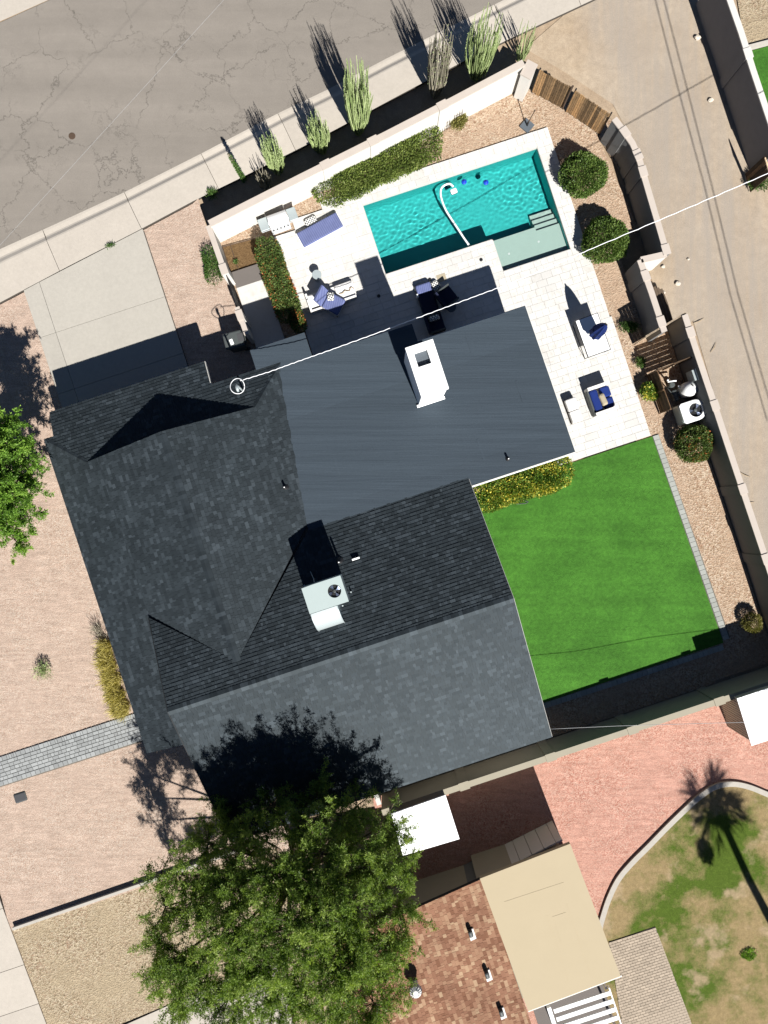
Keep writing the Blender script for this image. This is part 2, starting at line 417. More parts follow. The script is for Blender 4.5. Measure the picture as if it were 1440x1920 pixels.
class MB:
    def __init__(s, fr=None):
        s.v, s.f, s.a, s.fr = [], [], [], fr
    def T(s, p):
        if not s.fr: return tuple(p)
        ox, oy, oz, r = s.fr; c, n = math.cos(r), math.sin(r)
        return (ox + p[0] * c - p[1] * n, oy + p[0] * n + p[1] * c, oz + p[2])
    def add(s, vs, fs, shade=.5):
        b = len(s.v); s.v += [s.T(p) for p in vs]
        for f in fs: s.f.append(tuple(i + b for i in f)); s.a.append(shade)
        return s
    def box(s, cx, cy, z0, sx, sy, z1, rot=0.0, top=1.0, shade=.5):
        vs = []
        for z, k in ((z0, 1.0), (z1, top)):
            for dx, dy in ((-1, -1), (1, -1), (1, 1), (-1, 1)):
                x, y = dx * sx / 2 * k, dy * sy / 2 * k
                vs.append((cx + x * math.cos(rot) - y * math.sin(rot), cy + x * math.sin(rot) + y * math.cos(rot), z))
        return s.add(vs, [(3, 2, 1, 0), (4, 5, 6, 7), (0, 1, 5, 4), (1, 2, 6, 5), (2, 3, 7, 6), (3, 0, 4, 7)], shade)
    def soft(s, cx, cy, z0, sx, sy, z1, rot=0.0, r=.05, shade=.5):
        """box with rounded upper edges: cushions, cabinets"""
        vs, n = [], 0
        rows = [(z0 + r * .4, 1, 0), (z0, 1, r * .5)] if False else []
        lev = [(z0, r * .6), (z0 + r, 0.0), (z1 - r, 0.0), (z1 - r * .3, r * .3), (z1, r)]
        ring = []
        for z, ins in lev:
            hx, hy = sx / 2 - ins, sy / 2 - ins
            q = min(r, hx * .5, hy * .5)
            for (mx, my, a0) in ((1, 1, 0), (-1, 1, 90), (-1, -1, 180), (1, -1, 270)):
                for a in (0, 45, 90):
                    x = mx * (hx - q) + q * math.cos(R(a0 + a)); y = my * (hy - q) + q * math.sin(R(a0 + a))
                    ring.append((cx + x * math.cos(rot) - y * math.sin(rot), cy + x * math.sin(rot) + y * math.cos(rot), z))
        k = 12; fs = []
        for L in range(len(lev) - 1):
            for i in range(k):
                j = (i + 1) % k
                fs.append((L * k + i, L * k + j, (L + 1) * k + j, (L + 1) * k + i))
        fs.append(tuple(range((len(lev) - 1) * k, len(lev) * k))); fs.append(tuple(range(k - 1, -1, -1)))
        return s.add(ring, fs, shade)
    def prism(s, poly, z0, z1, shade=.5):
        n = len(poly)
        ar = sum(poly[i][0] * poly[(i + 1) % n][1] - poly[(i + 1) % n][0] * poly[i][1] for i in range(n))
        if ar < 0: poly = poly[::-1]
        vs = [(p[0], p[1], z0) for p in poly] + [(p[0], p[1], z1) for p in poly]
        fs = [tuple(range(n - 1, -1, -1)), tuple(range(n, 2 * n))] + [(i, (i + 1) % n, n + (i + 1) % n, n + i) for i in range(n)]
        return s.add(vs, fs, shade)
    def slab(s, top, thick, shade=.5):
        """sloping plate: list of 3-D points, extruded straight down"""
        n = len(top)
        ar = sum(top[i][0] * top[(i + 1) % n][1] - top[(i + 1) % n][0] * top[i][1] for i in range(n))
        if ar < 0: top = top[::-1]
        vs = [(p[0], p[1], p[2] - thick) for p in top] + list(top)
        fs = [tuple(range(n - 1, -1, -1)), tuple(range(n, 2 * n))] + [(i, (i + 1) % n, n + (i + 1) % n, n + i) for i in range(n)]
        return s.add(vs, fs, shade)
    def sheet(s, poly, z, shade=.5):
        n = len(poly)
        ar = sum(poly[i][0] * poly[(i + 1) % n][1] - poly[(i + 1) % n][0] * poly[i][1] for i in range(n))
        if ar < 0: poly = poly[::-1]
        return s.add([(p[0], p[1], z) for p in poly], [tuple(range(n))], shade)
    def tube(s, pts, r, n=6, shade=.5):
        pts = [Vector(p) for p in pts]; m = len(pts)
        rs = r if isinstance(r, (list, tuple)) else [r] * m
        vs = []
        for i, p in enumerate(pts):
            d = (pts[min(i + 1, m - 1)] - pts[max(i - 1, 0)])
            d = d.normalized() if d.length > 1e-9 else Vector((0, 0, 1))
            a = d.cross(Vector((0, 0, 1))) if abs(d.z) < .95 else d.cross(Vector((1, 0, 0)))
            a.normalize(); b = d.cross(a)
            for k in range(n):
                t_ = 2 * math.pi * k / n
                vs.append(tuple(p + (a * math.cos(t_) + b * math.sin(t_)) * rs[i]))
        fs = [(i * n + k, (i + 1) * n + k, (i + 1) * n + (k + 1) % n, i * n + (k + 1) % n) for i in range(m - 1) for k in range(n)]
        fs += [tuple(range(n)), tuple(range(m * n - 1, (m - 1) * n - 1, -1))]
        return s.add(vs, fs, shade)
    def lathe(s, x, y, prof, n=20, shade=.5):
        vs = [(x + r * math.cos(2 * math.pi * k / n), y + r * math.sin(2 * math.pi * k / n), z) for r, z in prof for k in range(n)]
        m = len(prof)
        fs = [(i * n + k, i * n + (k + 1) % n, (i + 1) * n + (k + 1) % n, (i + 1) * n + k) for i in range(m - 1) for k in range(n)]
        fs += [tuple(range(n - 1, -1, -1)), tuple(range((m - 1) * n, m * n))]
        return s.add(vs, fs, shade)
    def obj(s, name, mat, parent=None, smooth=False, origin=None, attr=False):
        A = np.array(s.v, dtype=np.float64)
        org = Vector(origin) if origin else Vector((A[:, 0].mean(), A[:, 1].mean(), A[:, 2].min()))
        me = bpy.data.meshes.new(name)
        me.from_pydata((A - np.array(org)).tolist(), [], s.f)
        if attr:
            at = me.attributes.new('shade', 'FLOAT', 'FACE'); at.data.foreach_set('value', s.a)
        me.materials.append(M[mat] if isinstance(mat, str) else mat)
        if smooth: me.polygons.foreach_set('use_smooth', [True] * len(me.polygons))
        me.update()
        return link(name, me, org, parent)

def link(name, data, org, parent=None):
    o = bpy.data.objects.new(name, data); COL.objects.link(o)
    org = Vector(org); ORG[o] = org
    if parent is not None:
        o.parent = parent; o.location = org - ORG[parent]
    else: o.location = org
    return o
def thing(name, label, cat, base, group=None):
    o = link(name, None, base); o.empty_display_size = .3
    return tag(o, label, cat, group)
def tag(o, label, cat, group=None):
    o['label'] = label; o['category'] = cat
    if group: o['group'] = group
    return o
def struct(o):
    o['kind'] = 'structure'; return o
def stuff(o):
    o['kind'] = 'stuff'; return o
_unit = {}
def unit_piece(mat, bev=.04):
    """one chamfered block shared by every paver, slab or board of a material"""
    if (mat, bev) in _unit: return _unit[(mat, bev)]
    b = MB(); h = .5
    vs = [(x * h, y * h, -1) for x, y in ((-1, -1), (1, -1), (1, 1), (-1, 1))] + [(x * h, y * h, -.15) for x, y in ((-1, -1), (1, -1), (1, 1), (-1, 1))] \
        + [(x * (h - bev), y * (h - bev), 0) for x, y in ((-1, -1), (1, -1), (1, 1), (-1, 1))]
    me = bpy.data.meshes.new('piece_' + mat)
    fs = [(8, 9, 10, 11), (3, 2, 1, 0)]
    for L in (0, 4):
        for i in range(4): fs.append((L + i, L + (i + 1) % 4, L + 4 + (i + 1) % 4, L + 4 + i))
    me.from_pydata(vs, [], fs); me.materials.append(M[mat]); me.update()
    _unit[(mat, bev)] = me
    return me
def piece(name, mat, p, size, rot, parent, bev=.04, tilt=None):
    o = link(name, unit_piece(mat, bev), p, parent)
    o.scale = size; o.rotation_euler = tilt or (0, 0, rot)
    return o
def quads(name, P, mat, parent, shade, org=None):
    """P: (N,4,3) array of leaf quads -> one mesh"""
    N = len(P); V = P.reshape(-1, 3)
    org = Vector(org) if org is not None else Vector((V[:, 0].mean(), V[:, 1].mean(), V[:, 2].min()))
    me = bpy.data.meshes.new(name)
    me.vertices.add(N * 4); me.vertices.foreach_set('co', (V - np.array(org)).astype(np.float32).ravel())
    me.loops.add(N * 4); me.loops.foreach_set('vertex_index', np.arange(N * 4, dtype=np.int32))
    me.polygons.add(N); me.polygons.foreach_set('loop_start', np.arange(0, N * 4, 4, dtype=np.int32))
    at = me.attributes.new('shade', 'FLOAT', 'FACE'); at.data.foreach_set('value', np.asarray(shade, dtype=np.float32))
    me.materials.append(M[mat] if isinstance(mat, str) else mat)
    me.update(calc_edges=True); me.validate()
    return link(name, me, org, parent)
def norm(a):
    return a / np.maximum(np.linalg.norm(a, axis=-1, keepdims=True), 1e-9)
def leaves(c, d, L, W, g):
    """leaf quads at points c, pointing along d (diamond-shaped)"""
    N = len(c); d = norm(d)
    side = norm(np.cross(d, norm(g.normal(size=(N, 3)))))
    L = np.asarray(L).reshape(-1, 1) * np.ones((N, 1)); W = np.asarray(W).reshape(-1, 1) * np.ones((N, 1))
    return np.stack([c, c + d * L * .5 + side * W * .5, c + d * L, c + d * L * .5 - side * W * .5], axis=1)
def lump(p, seed, f=1.0):
    """cheap smooth noise in -1..1 at points p (N,3)"""
    g = np.random.default_rng(seed); out = np.zeros(len(p))
    for k in range(7):
        w = g.normal(size=3) * f * (1 + k * .45); out += np.sin(p @ w + g.uniform(0, 6.28)) / (1 + k * .35)
    return out / 3.0
M['leaf_tree'] = leafmat('mesquite_leaf', [(0, (.024, .048, .007)), (.45, (.135, .215, .034)), (1, (.36, .44, .11))], .38)
M['leaf_left'] = leafmat('bright_tree_leaf', [(0, (.034, .082, .010)), (.5, (.150, .285, .036)), (1, (.32, .48, .08))], .38)
M['leaf_hedge'] = leafmat('hedge_leaf', [(0, (.022, .042, .007)), (.5, (.145, .195, .040)), (1, (.30, .34, .10))], .28)
M['leaf_bush'] = leafmat('round_bush_leaf', [(0, (.030, .056, .010)), (.5, (.090, .150, .028)), (1, (.19, .25, .062))], .25)
M['leaf_red'] = leafmat('flowering_hedge_leaf', [(0, (.025, .045, .010)), (.55, (.105, .160, .036)), (.78, (.165, .19, .055)), (.85, (.40, .12, .04)), (1, (.55, .15, .045))], .22)
M['leaf_yellow'] = leafmat('lantana_leaf', [(0, (.030, .075, .010)), (.40, (.14, .25, .035)), (.60, (.28, .33, .055)), (.70, (.68, .56, .08)), (1, (.78, .66, .14))], .25)
M['leaf_weed'] = leafmat('weed_leaf', [(0, (.030, .070, .012)), (.6, (.075, .150, .030)), (1, (.17, .19, .07))], .25)
M['leaf_gold'] = leafmat('golden_grass_blade', [(0, (.17, .145, .03)), (.5, (.42, .35, .085)), (1, (.60, .52, .21))], .25)
M['leaf_olive'] = leafmat('olive_shrub_leaf', [(0, (.05, .055, .015)), (.5, (.20, .185, .05)), (1, (.36, .32, .11))], .25)
M['leaf_grey'] = leafmat('grey_green_stem', [(0, (.09, .13, .045)), (.5, (.27, .345, .13)), (1, (.48, .55, .27))], .05)
M['leaf_dry'] = leafmat('dry_stem', [(0, (.10, .09, .065)), (.5, (.24, .215, .155)), (1, (.42, .38, .29))], .05)
M['leaf_palm'] = leafmat('palm_leaf', [(0, (.03, .05, .01)), (1, (.09, .12, .03))], .2)

def bush(name, label, cat, axis, width, height, nleaf, mat, size=(.075, .042), group=None, seed=1, squash=1.0, base_z=.05, stem=True, wob=.16, low=.0, tipshade=0.0):
    """hedge or shrub round a line of ground points: leaves spread through the outer shell, stems inside"""
    g = np.random.default_rng(seed)
    A = np.array([(p[0], p[1]) for p in axis], dtype=float)
    mid = A.mean(0)
    t = thing(name, label, cat, (mid[0], mid[1], base_z), group)
    seg = np.linalg.norm(np.diff(A, axis=0), axis=1) if len(A) > 1 else np.array([])
    tot = seg.sum()
    rad = width / 2
    def onaxis(u):
        if len(A) == 1: return np.repeat(A, len(u), 0)
        cum = np.concatenate([[0], np.cumsum(seg)]); x = u * tot
        return np.stack([np.interp(x, cum, A[:, 0]), np.interp(x, cum, A[:, 1])], 1)
    N = nleaf
    u = np.clip(g.uniform(-.06, 1.06, N), 0, 1)
    dirs = norm(g.normal(size=(N, 3))); dirs[:, 2] = np.abs(dirs[:, 2]) * 1.1 - .12
    dirs = norm(dirs)
    r = g.uniform(.62, 1.0, N) ** .6 if N > 3000 else g.uniform(.05, 1.0, N) ** .7
    ax = onaxis(u)
    if len(A) > 1:                      # round off the two ends, keep the sides boxy
        tdir = norm((A[-1] - A[0])[None])[0]
        along = dirs[:, :2] @ tdir
        inner = (u > .03) & (u < .97)
        dirs[inner, 0] -= (along * tdir[0] * .6)[inner]; dirs[inner, 1] -= (along * tdir[1] * .6)[inner]
        dirs = norm(dirs)
    sup = (np.abs(dirs) ** 3.2).sum(1) ** (-1 / 3.2)   # superellipsoid: flat-topped clipped look
    sup = 1 + (sup - 1) * squash
    off = dirs * (sup * r)[:, None] * np.array([rad, rad, height * .56])
    c = np.column_stack([ax, np.full(N, base_z + height * .44)]) + off
    w = 1 + wob * lump(c, seed + 3, 3.2 / max(rad, .3) * .6)
    c[:, :2] = ax + (c[:, :2] - ax) * w[:, None]
    c[:, 2] = base_z + (c[:, 2] - base_z) * (1 + wob * .6 * lump(c, seed + 5, 2.0))
    c[:, 2] = np.maximum(c[:, 2], base_z + .02)
    d = off / np.array([rad, rad, height * .56]) + g.normal(size=(N, 3)) * .75 + np.array([0, 0, .35])
    k = g.uniform(.6, 1.4, N)
    sh = np.clip(.45 + .25 * lump(c, seed + 9, 5) + g.normal(size=N) * .20 + tipshade * np.clip(lump(c, seed + 13, 1.6), 0, 1), 0, 1)
    quads('foliage', leaves(c, d, size[0] * k, size[1] * k, g), mat, t, sh)
    if stem:
        mb = MB(); rr = random.Random(seed)
        for i in range(5 if len(A) == 1 else max(5, int(tot * 2.5))):
            p = onaxis(np.array([rr.random()]))[0]
            a = rr.uniform(0, 6.28); q = rad * .6 * rr.random()
            mb.tube([(p[0], p[1], base_z - .03), (p[0] + math.cos(a) * q * .5, p[1] + math.sin(a) * q * .5, base_z + height * .4),
                     (p[0] + math.cos(a) * q, p[1] + math.sin(a) * q, base_z + height * .75)], [.02, .014, .006], 5)
        mb.obj('woody_base', 'bark', t)
    return t

# ================================================================ THE SETTING
def pxs(L, h=0.0): return [PX(x, y, h)[:2] for x, y in L]
def ens(L): return [EN(e, n)[:2] for e, n in L]
def interp(L, x):
    xs = [p[0] for p in L]
    return (x, float(np.interp(x, xs, [p[1] for p in L])))
POOL = (3.30, 11.27, 8.33, 12.97)                 # e0, e1, n0, n1 of the pool's outer rectangle
# ground: one sheet to the horizon with the pool pit left open
mb = MB(); Z = -.06; B = 600.0
q = [EN(POOL[0] - .05, POOL[2] - .05, Z), EN(POOL[1] + .05, POOL[2] - .05, Z), EN(POOL[1] + .05, POOL[3] + .05, Z), EN(POOL[0] - .05, POOL[3] + .05, Z)]
o4 = [(-B, -B, Z), (B, -B, Z), (B, B, Z), (-B, B, Z)]
mb.add(q + o4, [(4, 5, 1, 0), (5, 6, 2, 1), (6, 7, 3, 2), (7, 4, 0, 3)])
struct(mb.obj('ground', 'dirt', origin=(0, 0, Z)))
# alley
struct(MB().sheet(pxs([(1160, -90), (1060, 25), (985, 90), (1060, 135), (1150, 195), (1205, 300), (1250, 470), (1215, 500), (1260, 640), (1300, 600), (1340, 740), (1480, 1180), (1980, 2700), (2250, 2600), (1640, 900), (1470, 470), (1320, -90)]), -.035).obj('alley', 'alley', origin=(0, 0, -.035)))
# street
ASPH = [(-2400, 1640), (-400, 660), (-150, 540), (0, 467), (80, 431), (230, 362), (377, 288), (520, 213), (622, 164), (720, 112), (850, 47), (960, -8), (1100, -78), (1400, -228), (3200, -1128)]
BACK = [(-2400, 1800), (-400, 778), (-150, 648), (0, 570), (130, 501), (265, 432), (362, 380), (530, 298), (640, 240), (740, 186), (880, 112), (980, 64), (1100, 8), (1200, -40), (1500, -180), (3300, -1060)]
far = [(-2400, 1100), (-400, 215), (0, 42), (110, -8), (330, -110), (1400, -620), (3200, -1500)]
struct(MB().sheet(pxs(ASPH[::1] + far[::-1]), -.004).obj('road', 'road', origin=(0, 0, -.004)))
# kerb and pavement, slab by slab
walk = struct(MB().sheet(pxs(ASPH + BACK[::-1]), -.02).obj('sidewalk', 'joint', origin=(0, 0, -.02)))
cuts = list(range(-2290, -300, 155)) + [-225, -70, 80, 233, 377, 521, 657, 792, 927, 1062, 1200] + list(range(1350, 3200, 150))
PROF = [(0, .0), (.05, .004), (.15, -.004), (.185, .012), (.225, .05), (.265, .088), (.30, .10), (1.0, .115)]
for a, b in zip(cuts, cuts[1:]):
    mb = MB(); N = 6; rows = []
    for i in range(N + 1):
        x = a + (b - a) * i / N + (.35 if i == 0 else -.35 if i == N else 0)
        A_ = np.array(PX(*interp(ASPH, x))); B_ = np.array(PX(*interp(BACK, x + 34 - (8 if x > 700 else 0))))
        rows.append([tuple((A_ + (B_ - A_) * f)[:2]) + (z,) for f, z in PROF])
    vs = [p for r_ in rows for p in r_]; k = len(PROF)
    fs = [(i * k + j, (i + 1) * k + j, (i + 1) * k + j + 1, i * k + j + 1) for i in range(N) for j in range(k - 1)]
    fs += [tuple(range(k)) + (), tuple(range(N * k + k - 1, N * k - 1, -1))]
    mb.add(vs, [f[::-1] for f in fs]); mb.obj('slab', 'walk', walk)
far_walk = struct(MB().sheet(pxs([(-2400, 1098), (-400, 213), (0, 40), (108, -8), (330, -112), (1400, -622), (3200, -1502), (3200, -1600), (1400, -715), (320, -190), (0, -60), (-400, 120), (-2400, 1000)]), .002).obj('far_sidewalk', 'walk', origin=(0, 0, .002)))
# front yard, gravel of the left-hand lots, rear yard
struct(MB().sheet(pxs([(-500, 830), (-150, 650), (0, 572), (265, 434), (362, 382), (372, 372)]) + [EN(-3.5, 13.6)[:2], EN(-3.1, 8.0)[:2], EN(-3.1, -5.0)[:2], EN(-9.0, -13.5)[:2]] + pxs([(520, 1590), (315, 1648), (20, 1745), (-30, 1560), (-500, 1700)]), .02).obj('front_yard', 'pink', origin=(0, 0, .02)))
struct(MB().sheet(pxs([(22, 1742), (318, 1642), (520, 1575), (760, 1500), (760, 1960), (420, 1840), (190, 1935), (95, 1960)]), .012).obj('neighbour_gravel', 'tan', origin=(0, 0, .012)))
lw = struct(MB().sheet(pxs([(-60, 1500), (100, 1980), (-60, 1980)]), .03).obj('left_sidewalk', 'joint', origin=(0, 0, .03)))
ys = [1480, 1570, 1704, 1823, 1905, 1990]
edge = lambda y: (y - 1690) * .333 + 2
for a, b in zip(ys, ys[1:]):
    sl = -.34
    P4 = [(-60, a + 60 * .34 + .5), (edge(a), a + .5 + edge(a) * sl), (edge(b), b - .5 + edge(b) * sl), (-60, b + 60 * .34 - .5)]
    MB().prism(pxs(P4), .02, .06).obj('slab', 'walk', lw)
nd = struct(MB().prism(pxs([(182, 1944), (420, 1838), (520, 1800), (560, 1960)]), .01, .05).obj('neighbour_driveway', 'walk'))
E0, E1, N0, N1 = POOL
def rects(L, z, name, mat):
    mb = MB(LOT)
    for a, b, c, d in L: mb.sheet([(a, c), (b, c), (b, d), (a, d)], z)
    return struct(mb.obj(name, mat, origin=(0, 0, z)))
mb = MB()
mb.sheet(ens([(-3.2, 13.1), (11.9, 13.1), (13.9, 13.1)]) + pxs([(1247, 470), (1200, 300), (1148, 225), (1065, 190), (985, 165)]) + pxs([(878, 208), (720, 293), (545, 382), (395, 455)]), .016)
mb.sheet(ens([(11.4, 13.1), (11.4, -11.5), (14.2, -11.5), (14.2, 4.5), (13.2, 4.6), (13.25, 7.6), (14.4, 8.2), (13.9, 13.1)]), .016)
mb.sheet(ens([(-9.9, -11.6), (11.4, -11.6), (11.4, -9.6), (-9.9, -9.6)]), .016)
mb.sheet(ens([(-3.15, 7.0), (.4, 7.0), (.4, 13.1), (-3.15, 13.1)]), .016)
mb.sheet(ens([(3.3, -1.6), (9.0, -1.6), (9.0, .6), (3.3, .6)]), .016)
struct(mb.obj('rear_yard', 'pebble', origin=(0, 0, .016)))
struct(MB().sheet(ens([(-3.05, 11.7), (-1.9, 11.7), (-1.55, 13.05), (-3.1, 13.15)]), .028).obj('planting_bed', 'soil', origin=(0, 0, .028)))
# artificial turf: a soft pad a little above the gravel
mb = MB(LOT); mb.prism([(3.2, -10.06), (12.26, -10.02), (12.12, -.52), (3.2, -.52)], .0, .055)
struct(mb.obj('turf_lawn', 'turf', origin=(0, 0, 0)))
# red gravel yard and lawn of the house below
struct(MB().sheet(ens([(-4.4, -11.7), (30, -11.7), (30, -40), (-4.4, -40)]), .008).obj('neighbour_red_gravel', 'red', origin=(0, 0, .008)))
CURB = [(1560, 1560), (1490, 1512), (1440, 1490), (1402, 1475), (1370, 1470), (1340, 1476), (1312, 1494), (1285, 1518), (1250, 1552), (1215, 1588), (1185, 1618), (1160, 1648), (1142, 1684), (1130, 1720), (1124, 1745), (1118, 1790)]
struct(MB().sheet(pxs(CURB + [(1118, 2100), (1700, 2100), (1700, 1560)]), .02).obj('neighbour_lawn', 'lawn', origin=(0, 0, .02)))

# ---------------------------------------------------------------- driveway slabs
dw = struct(MB(LOT).sheet([(-11.9, 6.9), (-6.1, 6.9), (-6.1, 14.9), (-11.9, 13.9)], .026).obj('driveway', 'joint', origin=(0, 0, .026)))
backn = lambda e: ENP(*interp(BACK, 120 + (e + 11.9) * 36))[1]
def top_n(e):
    best = None
    for x in range(0, 420, 3):
        ee, nn = ENP(*interp(BACK, x))
        if best is None or abs(ee - e) < best[0]: best = (abs(ee - e), nn)
    return best[1]
for e0, e1 in ((-11.87, -11.12), (-11.105, -6.13)):
    for n0, n1 in ((6.9, 9.28), (9.295, 11.86), (11.875, None)):
        t0, t1 = (n1, n1) if n1 else (top_n(e0) - .01, top_n(e1) - .01)
        MB(LOT).prism([(e0, n0), (e1, n0), (e1, t1), (e0, t0)], .0, .10).obj('slab', 'drive', dw)

# ---------------------------------------------------------------- patio of travertine pavers
bed = MB(LOT)
PAT = [(-.80, 3.28, 5.0, 12.85), (.16, 3.28, 12.85, 13.32), (1.56, 3.28, 13.32, 13.68), (3.28, E1 + .02, 12.99, 13.68), (E1 + .02, 11.98, 5.0, 13.68),
       (3.28, 8.18, 5.0, 9.78), (8.18, E1 + .02, 5.0, 8.31), (7.3, 12.06, -.46, 5.0), (8.0, 8.25, -.5, -.2)][:8]
for a, b, c, d in PAT: bed.prism([(a, c), (b, c), (b, d), (a, d)], -.05, .085)
patio = struct(bed.obj('patio', 'grout', origin=(0, 0, 0)))
g = random.Random(3); cells = []
for a, b, c, d in PAT:
    n = c
    while n < d - .05:
        hgt = .305 if d - n > .45 else d - n
        e = a; first = True
        while e < b - .03:
            w = g.choice((.305, .305, .46, .46, .61)) if not first else g.choice((.2, .305, .46)); first = False
            if b - e - w < .18: w = b - e
            cells.append((e, min(e + w, b), n, n + hgt)); e += w
        n += hgt
def vis_patio(c):
    e, n = (c[0] + c[1]) / 2, (c[2] + c[3]) / 2
    if -2.5 < e < 3.4 and n < 6.5: return False
    if 3.3 < e < 7.75 and n < 5.8: return False
    return True
cells = [c for c in cells if vis_patio(c)]
cells.sort(key=lambda c: -(c[1] - c[0]) * (c[3] - c[2]) + (0 if c[2] > 5.5 else .0) + g.random() * .12)
rest = MB(LOT)
for i, (a, b, c, d) in enumerate(cells):
    z = .10 + g.uniform(-.002, .003)
    if i < 300:
        piece('paver', 'trav', EN((a + b) / 2, (c + d) / 2, z), (b - a - .008, d - c - .008, .05), TH, patio, .010)
    else: rest.box((a + b) / 2, (c + d) / 2, .06, b - a - .008, d - c - .008, z, shade=g.random())
stuff(rest.obj('paver_remainder', 'trav', patio))

# ---------------------------------------------------------------- swimming pool
pool = thing('swimming_pool', 'turquoise swimming pool with a pale shallow shelf and corner steps, set in the white patio', 'pool', EN((E0 + E1) / 2, 10.6, -1.6))
MAINP = [(E0, 9.80), (8.20, 9.80), (8.20, N0), (E1, N0), (E1, N1), (E0, N1)]
def ring_wall(mb, poly, z0, z1, thick):
    n = len(poly)
    for i in range(n):
        (ax, ay), (bx, by) = poly[i], poly[(i + 1) % n]
        L = math.hypot(bx - ax, by - ay); nx, ny = (by - ay) / L * thick, -(bx - ax) / L * thick
        mb.prism([(ax, ay), (bx, by), (bx + nx, by + ny), (ax + nx, ay + ny)], z0, z1)
mb = MB(LOT); ring_wall(mb, MAINP, -1.75, -.035, .06); mb.obj('wall', 'aqua', pool)
mb = MB(LOT); ring_wall(mb, MAINP, -.034, .097, .055); mb.obj('coping', 'grout', pool)
MB(LOT).prism([(E0 - .1, N0 - .1), (E1 + .1, N0 - .1), (E1 + .1, N1 + .1), (E0 - .1, N1 + .1)], -1.9, -.98).obj('floor', 'aqua', pool)
MB(LOT).prism([(8.20, N0), (E1, N0), (E1, 9.64), (10.2, 9.64), (10.2, 9.80), (8.20, 9.80)], -1.2, -.26).obj('shelf', 'plaster', pool)
for i in range(3):
    MB(LOT).prism([(10.22, 9.64 + i * .27), (E1, 9.64 + i * .27), (E1, 9.64 + (i + 1) * .27), (10.22, 9.64 + (i + 1) * .27)], -1.2, -.42 - i * .16).obj('step', 'plaster', pool)
def water_mat():
    t = NT('pool_water')
    t.t.nodes.remove(t.b)
    gl = t.n('BsdfGlass', Color=(.93, 1, .99), Roughness=0.0, IOR=1.33)
    t.t.links.new(gl.outputs[0], t.out.inputs['Surface'])
    return t.m
M['water'] = water_mat()
# rippled refracting surface: the sun's light is focused on the floor by the real waves
wn1, wn2 = 380, 220
g = np.random.default_rng(3)
ee, nn = np.meshgrid(np.linspace(E0 + .003, E1 - .003, wn1 + 1), np.linspace(N0 + .003, N1 - .003, wn2 + 1))
zz = np.zeros_like(ee)
for k_, a_, p_ in zip(g.uniform(10, 42, 40), g.uniform(0, 6.28, 40), g.uniform(0, 6.28, 40)):
    zz += np.sin(k_ * (ee * np.cos(a_) + nn * np.sin(a_)) + p_) / k_
amp = .0046 * np.clip((nn - 9.3) / 1.2, .12, 1) * (.75 + .45 * np.sin(ee * 1.1 + 2.0) * np.sin(nn * 1.3))
zz = zz * amp
for ce, cn, k_, w_ in ((9.9, 11.35, 24, 1.1),):           # rings spreading from the return jets
    d_ = np.hypot(ee - ce, nn - cn); zz += .0009 * np.sin(k_ * d_ + .6 * np.sin(ee * 3)) * np.exp(-(d_ / w_) ** 2)
ww = wn1 + 1
fs = []
for j in range(wn2):
    for i in range(wn1):
        if ee[0, i] > 8.19 or nn[j, 0] > 9.79: fs.append((j * ww + i, j * ww + i + 1, (j + 1) * ww + i + 1, (j + 1) * ww + i))
water = MB(LOT).add(np.stack([ee, nn, zz - .02], -1).reshape(-1, 3).tolist(), fs).obj('water', 'water', pool, True)
water.cycles.is_caustics_caster = True
mb = MB(LOT)
for i in range(2):
    e = 8.75 + i * 1.4
    lt = MB(LOT); lt.lathe(e, 9.05 + .1 * i, [(.05, -.26), (.05, -.252)], 12); lt.obj('return_fitting', 'white', pool)
for c_ in pool.children:
    if c_ != water: c_.cycles.is_caustics_receiver = True
# floating hose, cleaner, two floats, skimmer lids
hp = [(879, 459), (869, 445), (858, 428), (846, 410), (836, 394), (829, 377), (826, 363), (828, 352), (836, 346), (844, 345), (850, 350)]
cl = thing('pool_cleaner_hose', 'white floating vacuum hose curling across the pool water', 'hose', PX(846, 400, -.02))
def smooth_pts(L, k=4):
    out = []
    for i in range(len(L) - 1):
        p0, p1, p2, p3 = L[max(i - 1, 0)], L[i], L[i + 1], L[min(i + 2, len(L) - 1)]
        for j in range(k):
            t_ = j / k
            out.append(tuple(.5 * (2 * b + (c - a) * t_ + (2 * a - 5 * b + 4 * c - d) * t_ ** 2 + (3 * b - a - 3 * c + d) * t_ ** 3) for a, b, c, d in zip(p0, p1, p2, p3)))
    out.append(tuple(L[-1])); return out
MB().tube(smooth_pts([PX(x, y, .01) for x, y in hp]), .045, 8).obj('hose', 'hose', cl, True)
MB().soft(*PX(851, 358)[:2], -.16, .30, .24, .02, .4, .05).obj('cleaner_head', 'hose', cl)
for i, (x, y) in enumerate(((870, 341), (911, 342))):
    f = thing('chlorine_float', ['round blue chlorine float in the pool, nearer the white hose', 'round blue chlorine float in the pool, farther from the hose'][i], 'pool float', PX(x, y, -.06), 'blue floats in the pool')
    px_ = PX(x, y)
    MB().lathe(px_[0], px_[1], [(.06, -.06), (.11, -.03), (.12, .01), (.10, .035)], 16).obj('float_ring', 'blue_float', f, True)
    MB().lathe(px_[0], px_[1], [(.05, .03), (.05, .06), (.03, .07)], 12).obj('cap', 'blue_float', f, True)
for i, (x, y) in enumerate(((902, 487), (806, 524), (710, 555))):
    p_ = PX(x, y, .1)
    lid = MB().lathe(p_[0], p_[1], [(.075, .099), (.075, .112), (.06, .116)], 16).obj('patio_drain', 'black')
    tag(lid, ['small round black deck drain between the pool shelf and the house shade', 'small round black deck drain beside the shaded lounger', 'small round black deck drain in the chimney shadow'][i], 'drain', 'round deck drains')
